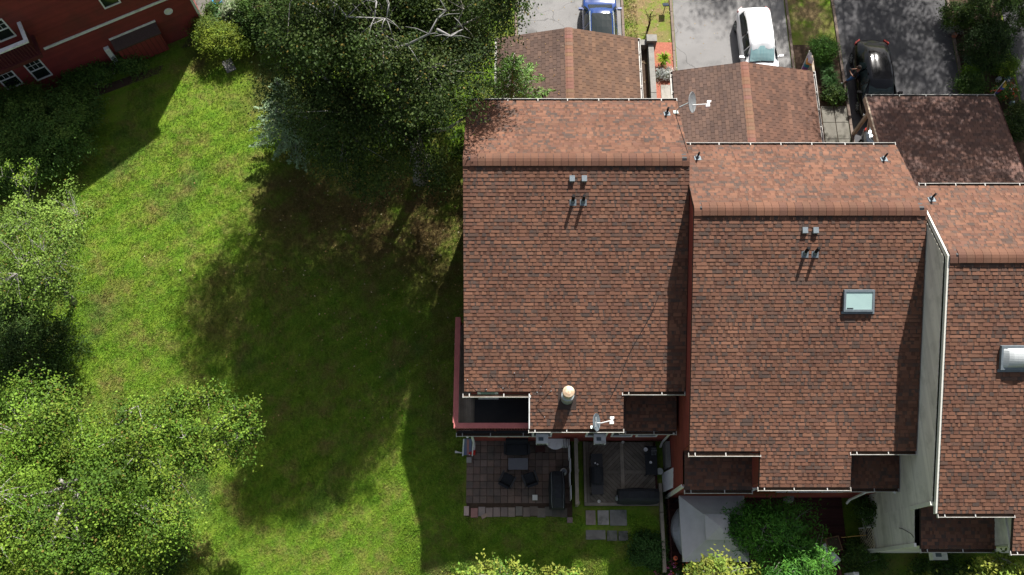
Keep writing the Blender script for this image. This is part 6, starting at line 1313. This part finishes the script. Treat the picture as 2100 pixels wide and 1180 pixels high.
for i, (px, py, c, lb) in enumerate(((2048, 163, (.60, .60, .62), 'white ornament standing in the flower bed'), (2066, 162, (.16, .26, .34), 'blue grey watering can in the flower bed'), (1958, 72, (.38, .16, .09), 'terracotta coloured stone in the right garden bed'), (2075, 212, (.22, .30, .36), 'pale blue grey tub near the red flowers'))):
    p = at(px, py, .15); t = thing(('garden_ornament', 'watering_can', 'garden_stone', 'plant_tub')[i], lb, ('ornament', 'watering can', 'stone', 'tub')[i], (p.x, p.y, 0)); mb = MB(); mb.lathe((0, 0, 0), [(.10, 0), (.14, .08), (.12, .24), (.07, .32)], 10); obj('body', mb, flat('orn_%d' % i, c, .6), t, world_coords=False)
    if i == 1: mb = MB(); mb.tube([(.1, 0, .1), (.28, 0, .3)], .02, 6); mb.tube([(-.1, 0, .1), (-.22, 0, .2), (-.08, 0, .32)], .014, 6); obj('spout', mb, flat('orn_1', c), t, world_coords=False)
# lower edge
tree('garden_tree', 'lit tree top poking up at the bottom edge below the patio', 'tree', (-.5, -.9, 0), (-.5, -.6, 2.6), [((-.5, .25, 2.9), (2.7, 1.0, .75)), ((-2.6, .35, 2.4), (.8, .4, .4)), ((1.7, .7, 2.7), (.7, .5, .5)), ((-.6, 1.05, 2.8), (.7, .35, .4))], 250, 36, .26, .15, .5, G_YEL + [(.11, .2, .03)], 191, .09, 9, amp=.3, inner=.5, twig=.8)
tree('garden_tree', 'yellow green young tree in front of the grey gazebo', 'tree', (8.3, .2, 0), (8.3, .5, 2.9), [((8.2, .55, 3.0), (1.35, .95, .8)), ((7.35, 1.2, 3.3), (.5, .4, .35))], 125, 34, .24, .16, .5, G_YEL, 193, .07, 9, amp=.3, inner=.45, twig=.8)
tree('garden_tree', 'fresh green narrow leaved tree between gazebo and dark red deck', 'tree', (10.6, 2.2, 0), (10.5, 2.4, 2.6), [((10.6, 2.8, 1.7), (1.85, 1.3, 1.1)), ((11.9, 1.6, 2.0), (1.1, .8, .8)), ((11.1, 1.0, 2.1), (1.3, .7, .8)), ((9.3, 3.05, 1.8), (.7, .35, .4))], 400, 46, .30, .17, .26, [(.07, .19, .025), (.09, .23, .03), (.055, .16, .025)], 195, .10, 14, amp=.25, inner=.45, twig=.6, droop=.5, up=.7)
tree('garden_tree', 'yellow green tree top at the lower right corner', 'tree', (18.4, .2, 0), (18.3, .6, 3.6), [((18.5, .85, 4.2), (1.1, .85, .9)), ((17.9, .2, 3.6), (1.2, .6, .6))], 110, 32, .26, .17, .5, G_YEL, 197, .08, 9, amp=.3, inner=.45, twig=.8)
tree('sapling', 'slim yellow green sapling at the bottom edge below the beige townhouse', 'tree', (16.2, .45, 0), (16.2, .5, 2.4), [((16.25, .55, 2.5), (.5, .45, .5))], 26, 24, .2, .16, .5, G_YEL, 198, .035, 5, amp=.3, twig=.9)
p = at(1333, 1128, .5); shrub('dark_shrub', 'dark green bush on the grass in front of the wooden deck', p.x, p.y, .75, .7, 1.0, [(.035, .085, .02), (.045, .1, .025)], 201, 120, 44, .2, .1)
p = at(1378, 1172, .6); shrub('flower_bush', 'pink flowering plant at the corner of the dark railing', p.x - .05, p.y, .42, .35, .8, G_MID, 202, 60, 26, .16, .08, cat='flowers', flower=([(.62, .10, .30), (.7, .2, .42)], 90, .075))
p = at(1402, 1172, .6); shrub('flower_bush', 'plant with red and white flowers below the gazebo', p.x + .1, p.y - .05, .5, .35, .7, G_MID, 203, 60, 26, .16, .08, cat='flowers', flower=([(.68, .12, .04), (.75, .75, .72), (.65, .16, .05)], 46, .075))
for i, (px, py, h, rx, ry, lb) in enumerate(((1800, 1040, 1.9, .45, .6, 'dark vine shrub against the beige wall'), (1790, 1150, .6, .9, .5, 'low dark ground plants below the lattice'), (1960, 1165, .5, 1.6, .5, 'low dark plants at the foot of the beige townhouse'), (1775, 1125, .9, .4, .35, 'dark leafy clump beside the lattice'))):
    p = at(px, py, h * .6); shrub('shade_plant', lb, p.x, p.y, rx, ry, h, G_MID, 210 + i, ncl=int(90 * rx * ry) + 30, lpc=36, clr=.24, size=.10, group='plants in the shade of the beige wall')

# ------------------------------------------------------------------ lawn grass: individual blades
def grass(regions, holes, density, seed):
    r = np.random.default_rng(seed); XY = []
    for (x0, x1, y0, y1, k) in regions: n = int((x1 - x0) * (y1 - y0) * density * k); XY.append(np.stack([r.uniform(x0, x1, n), r.uniform(y0, y1, n)], 1))
    XY = np.concatenate(XY); keep = np.ones(len(XY), bool)
    for (x0, x1, y0, y1) in holes: keep &= ~((XY[:, 0] > x0) & (XY[:, 0] < x1) & (XY[:, 1] > y0) & (XY[:, 1] < y1))
    d = (XY - np.array((pa.x, pa.y))) @ np.array((wn_.x, wn_.y)); keep &= ~((d < .1) & (XY[:, 0] < -16.4))
    keep &= ~((XY[:, 0] > 6.4) & (XY[:, 1] > 1.2)); XY = XY[keep]; N = len(XY); per = 3; XY = np.repeat(XY, per, 0) + r.normal(size=(N * per, 2)) * .025; N *= per
    a = r.uniform(0, 2 * np.pi, N); h = r.uniform(.035, .085, N); ln = r.uniform(.02, .075, N); w = r.uniform(.008, .016, N); west = np.clip((-2.4 - XY[:, 0]) / 4.6, 0, 1); west = west * west * (3 - 2 * west); z = -west * np.clip((15 - XY[:, 1]) * .125, 0, 2.2) - (1 - west) * np.where(XY[:, 1] < 3.2, .50 * np.minimum(3.2 - XY[:, 1], 4.0), 0.0); z = np.where(XY[:, 0] > 6.4, np.where(XY[:, 1] < 5, -1.0 - .1 * np.maximum(0, 1.2 - XY[:, 1]), 0.0), z)
    clump = .5 + .5 * np.sin(XY[:, 0] * 3.1 + 1.3 * np.sin(XY[:, 1] * 2.3)) * np.sin(XY[:, 1] * 3.7 + np.sin(XY[:, 0] * 1.9)); h *= .8 + .5 * clump
    b0 = np.stack([XY[:, 0] - np.sin(a) * w, XY[:, 1] + np.cos(a) * w, z], 1); b1 = np.stack([XY[:, 0] + np.sin(a) * w, XY[:, 1] - np.cos(a) * w, z], 1)
    tp = np.stack([XY[:, 0] + np.cos(a) * ln, XY[:, 1] + np.sin(a) * ln, h + z], 1); V = np.stack([b0, b1, tp], 1); me = bpy.data.meshes.new('grass'); me.vertices.add(3 * N); me.loops.add(3 * N); me.polygons.add(N)
    me.vertices.foreach_set('co', V.astype('f').ravel()); me.loops.foreach_set('vertex_index', np.arange(3 * N, dtype='i')); me.polygons.foreach_set('loop_start', np.arange(0, 3 * N, 3, dtype='i'))
    at_ = me.attributes.new('tint', 'FLOAT_COLOR', 'FACE'); c = np.ones((N, 4), 'f'); c[:, :3] = r.uniform(.75, 1.45, (N, 1)) * np.array((1, 1, 1)) * (1 + r.normal(size=(N, 3)) * .06); at_.data.foreach_set('color', c.ravel()); me.materials.append(M['blade']); me.update(calc_edges=True)
    put('grass', me, kind='stuff')
grass([(-29, -1.9, -1.5, 23, 1), (-20, 0, 23, 32, .7), (-2.3, 6.3, -1.5, 3.6, 1), (14.3, 26, -1.5, 2.2, .5), (5.62, 8.2, 27.7, 33, .7), (14.42, 16.7, 27.4, 33, .7)],
      [(-2.35, 2.5, 3.45, 6.8), (2.9, 4.85, 2.5, 7), (2.4, 2.7, 3.8, 7)], 330, 77)
# fallen leaves on the lawn and on the carport roof
def litter(n, fx, pal, size, seed):
    r = np.random.default_rng(seed); c = fx(r, n); col = np.array(pal)[r.integers(0, len(pal), n)] * r.uniform(.7, 1.2, (n, 1)); put('fallen_leaves', quads_mesh('fallen_leaves', leaf_quads(c, size, .7, 3.0), col, M['petal']), kind='stuff')
TANS = [(.36, .24, .09), (.42, .30, .14), (.28, .15, .06), (.5, .42, .28)]
def on_lawn(r, n):
    P = np.stack([np.clip(r.normal(-6.5, 4.2, n), -20, -2.4), np.clip(r.normal(16, 4, n), 8, 25), r.uniform(.06, .09, n)], 1); P[:, 2] += np.array([lie(a, b) for a, b, c in P]); return P
litter(520, on_lawn, TANS, .085, 1)
def on_port(r, n): x = r.uniform(-.7, 2.3, n) ; y = r.uniform(19.9, 26, n); return np.stack([x, y, 2.6 + .85 * (x + .96) / 3.46 + .035], 1)
litter(60, on_port, TANS, .07, 2)
litter(110, lambda r, n: np.stack([r.uniform(.2, 14, n), r.uniform(26.5, 31, n), r.uniform(.02, .03, n)], 1), TANS, .06, 3)
litter(150, lambda r, n: np.stack([r.uniform(5.7, 8.2, n), r.uniform(25, 31, n), r.uniform(.05, .08, n)], 1), TANS, .07, 4)
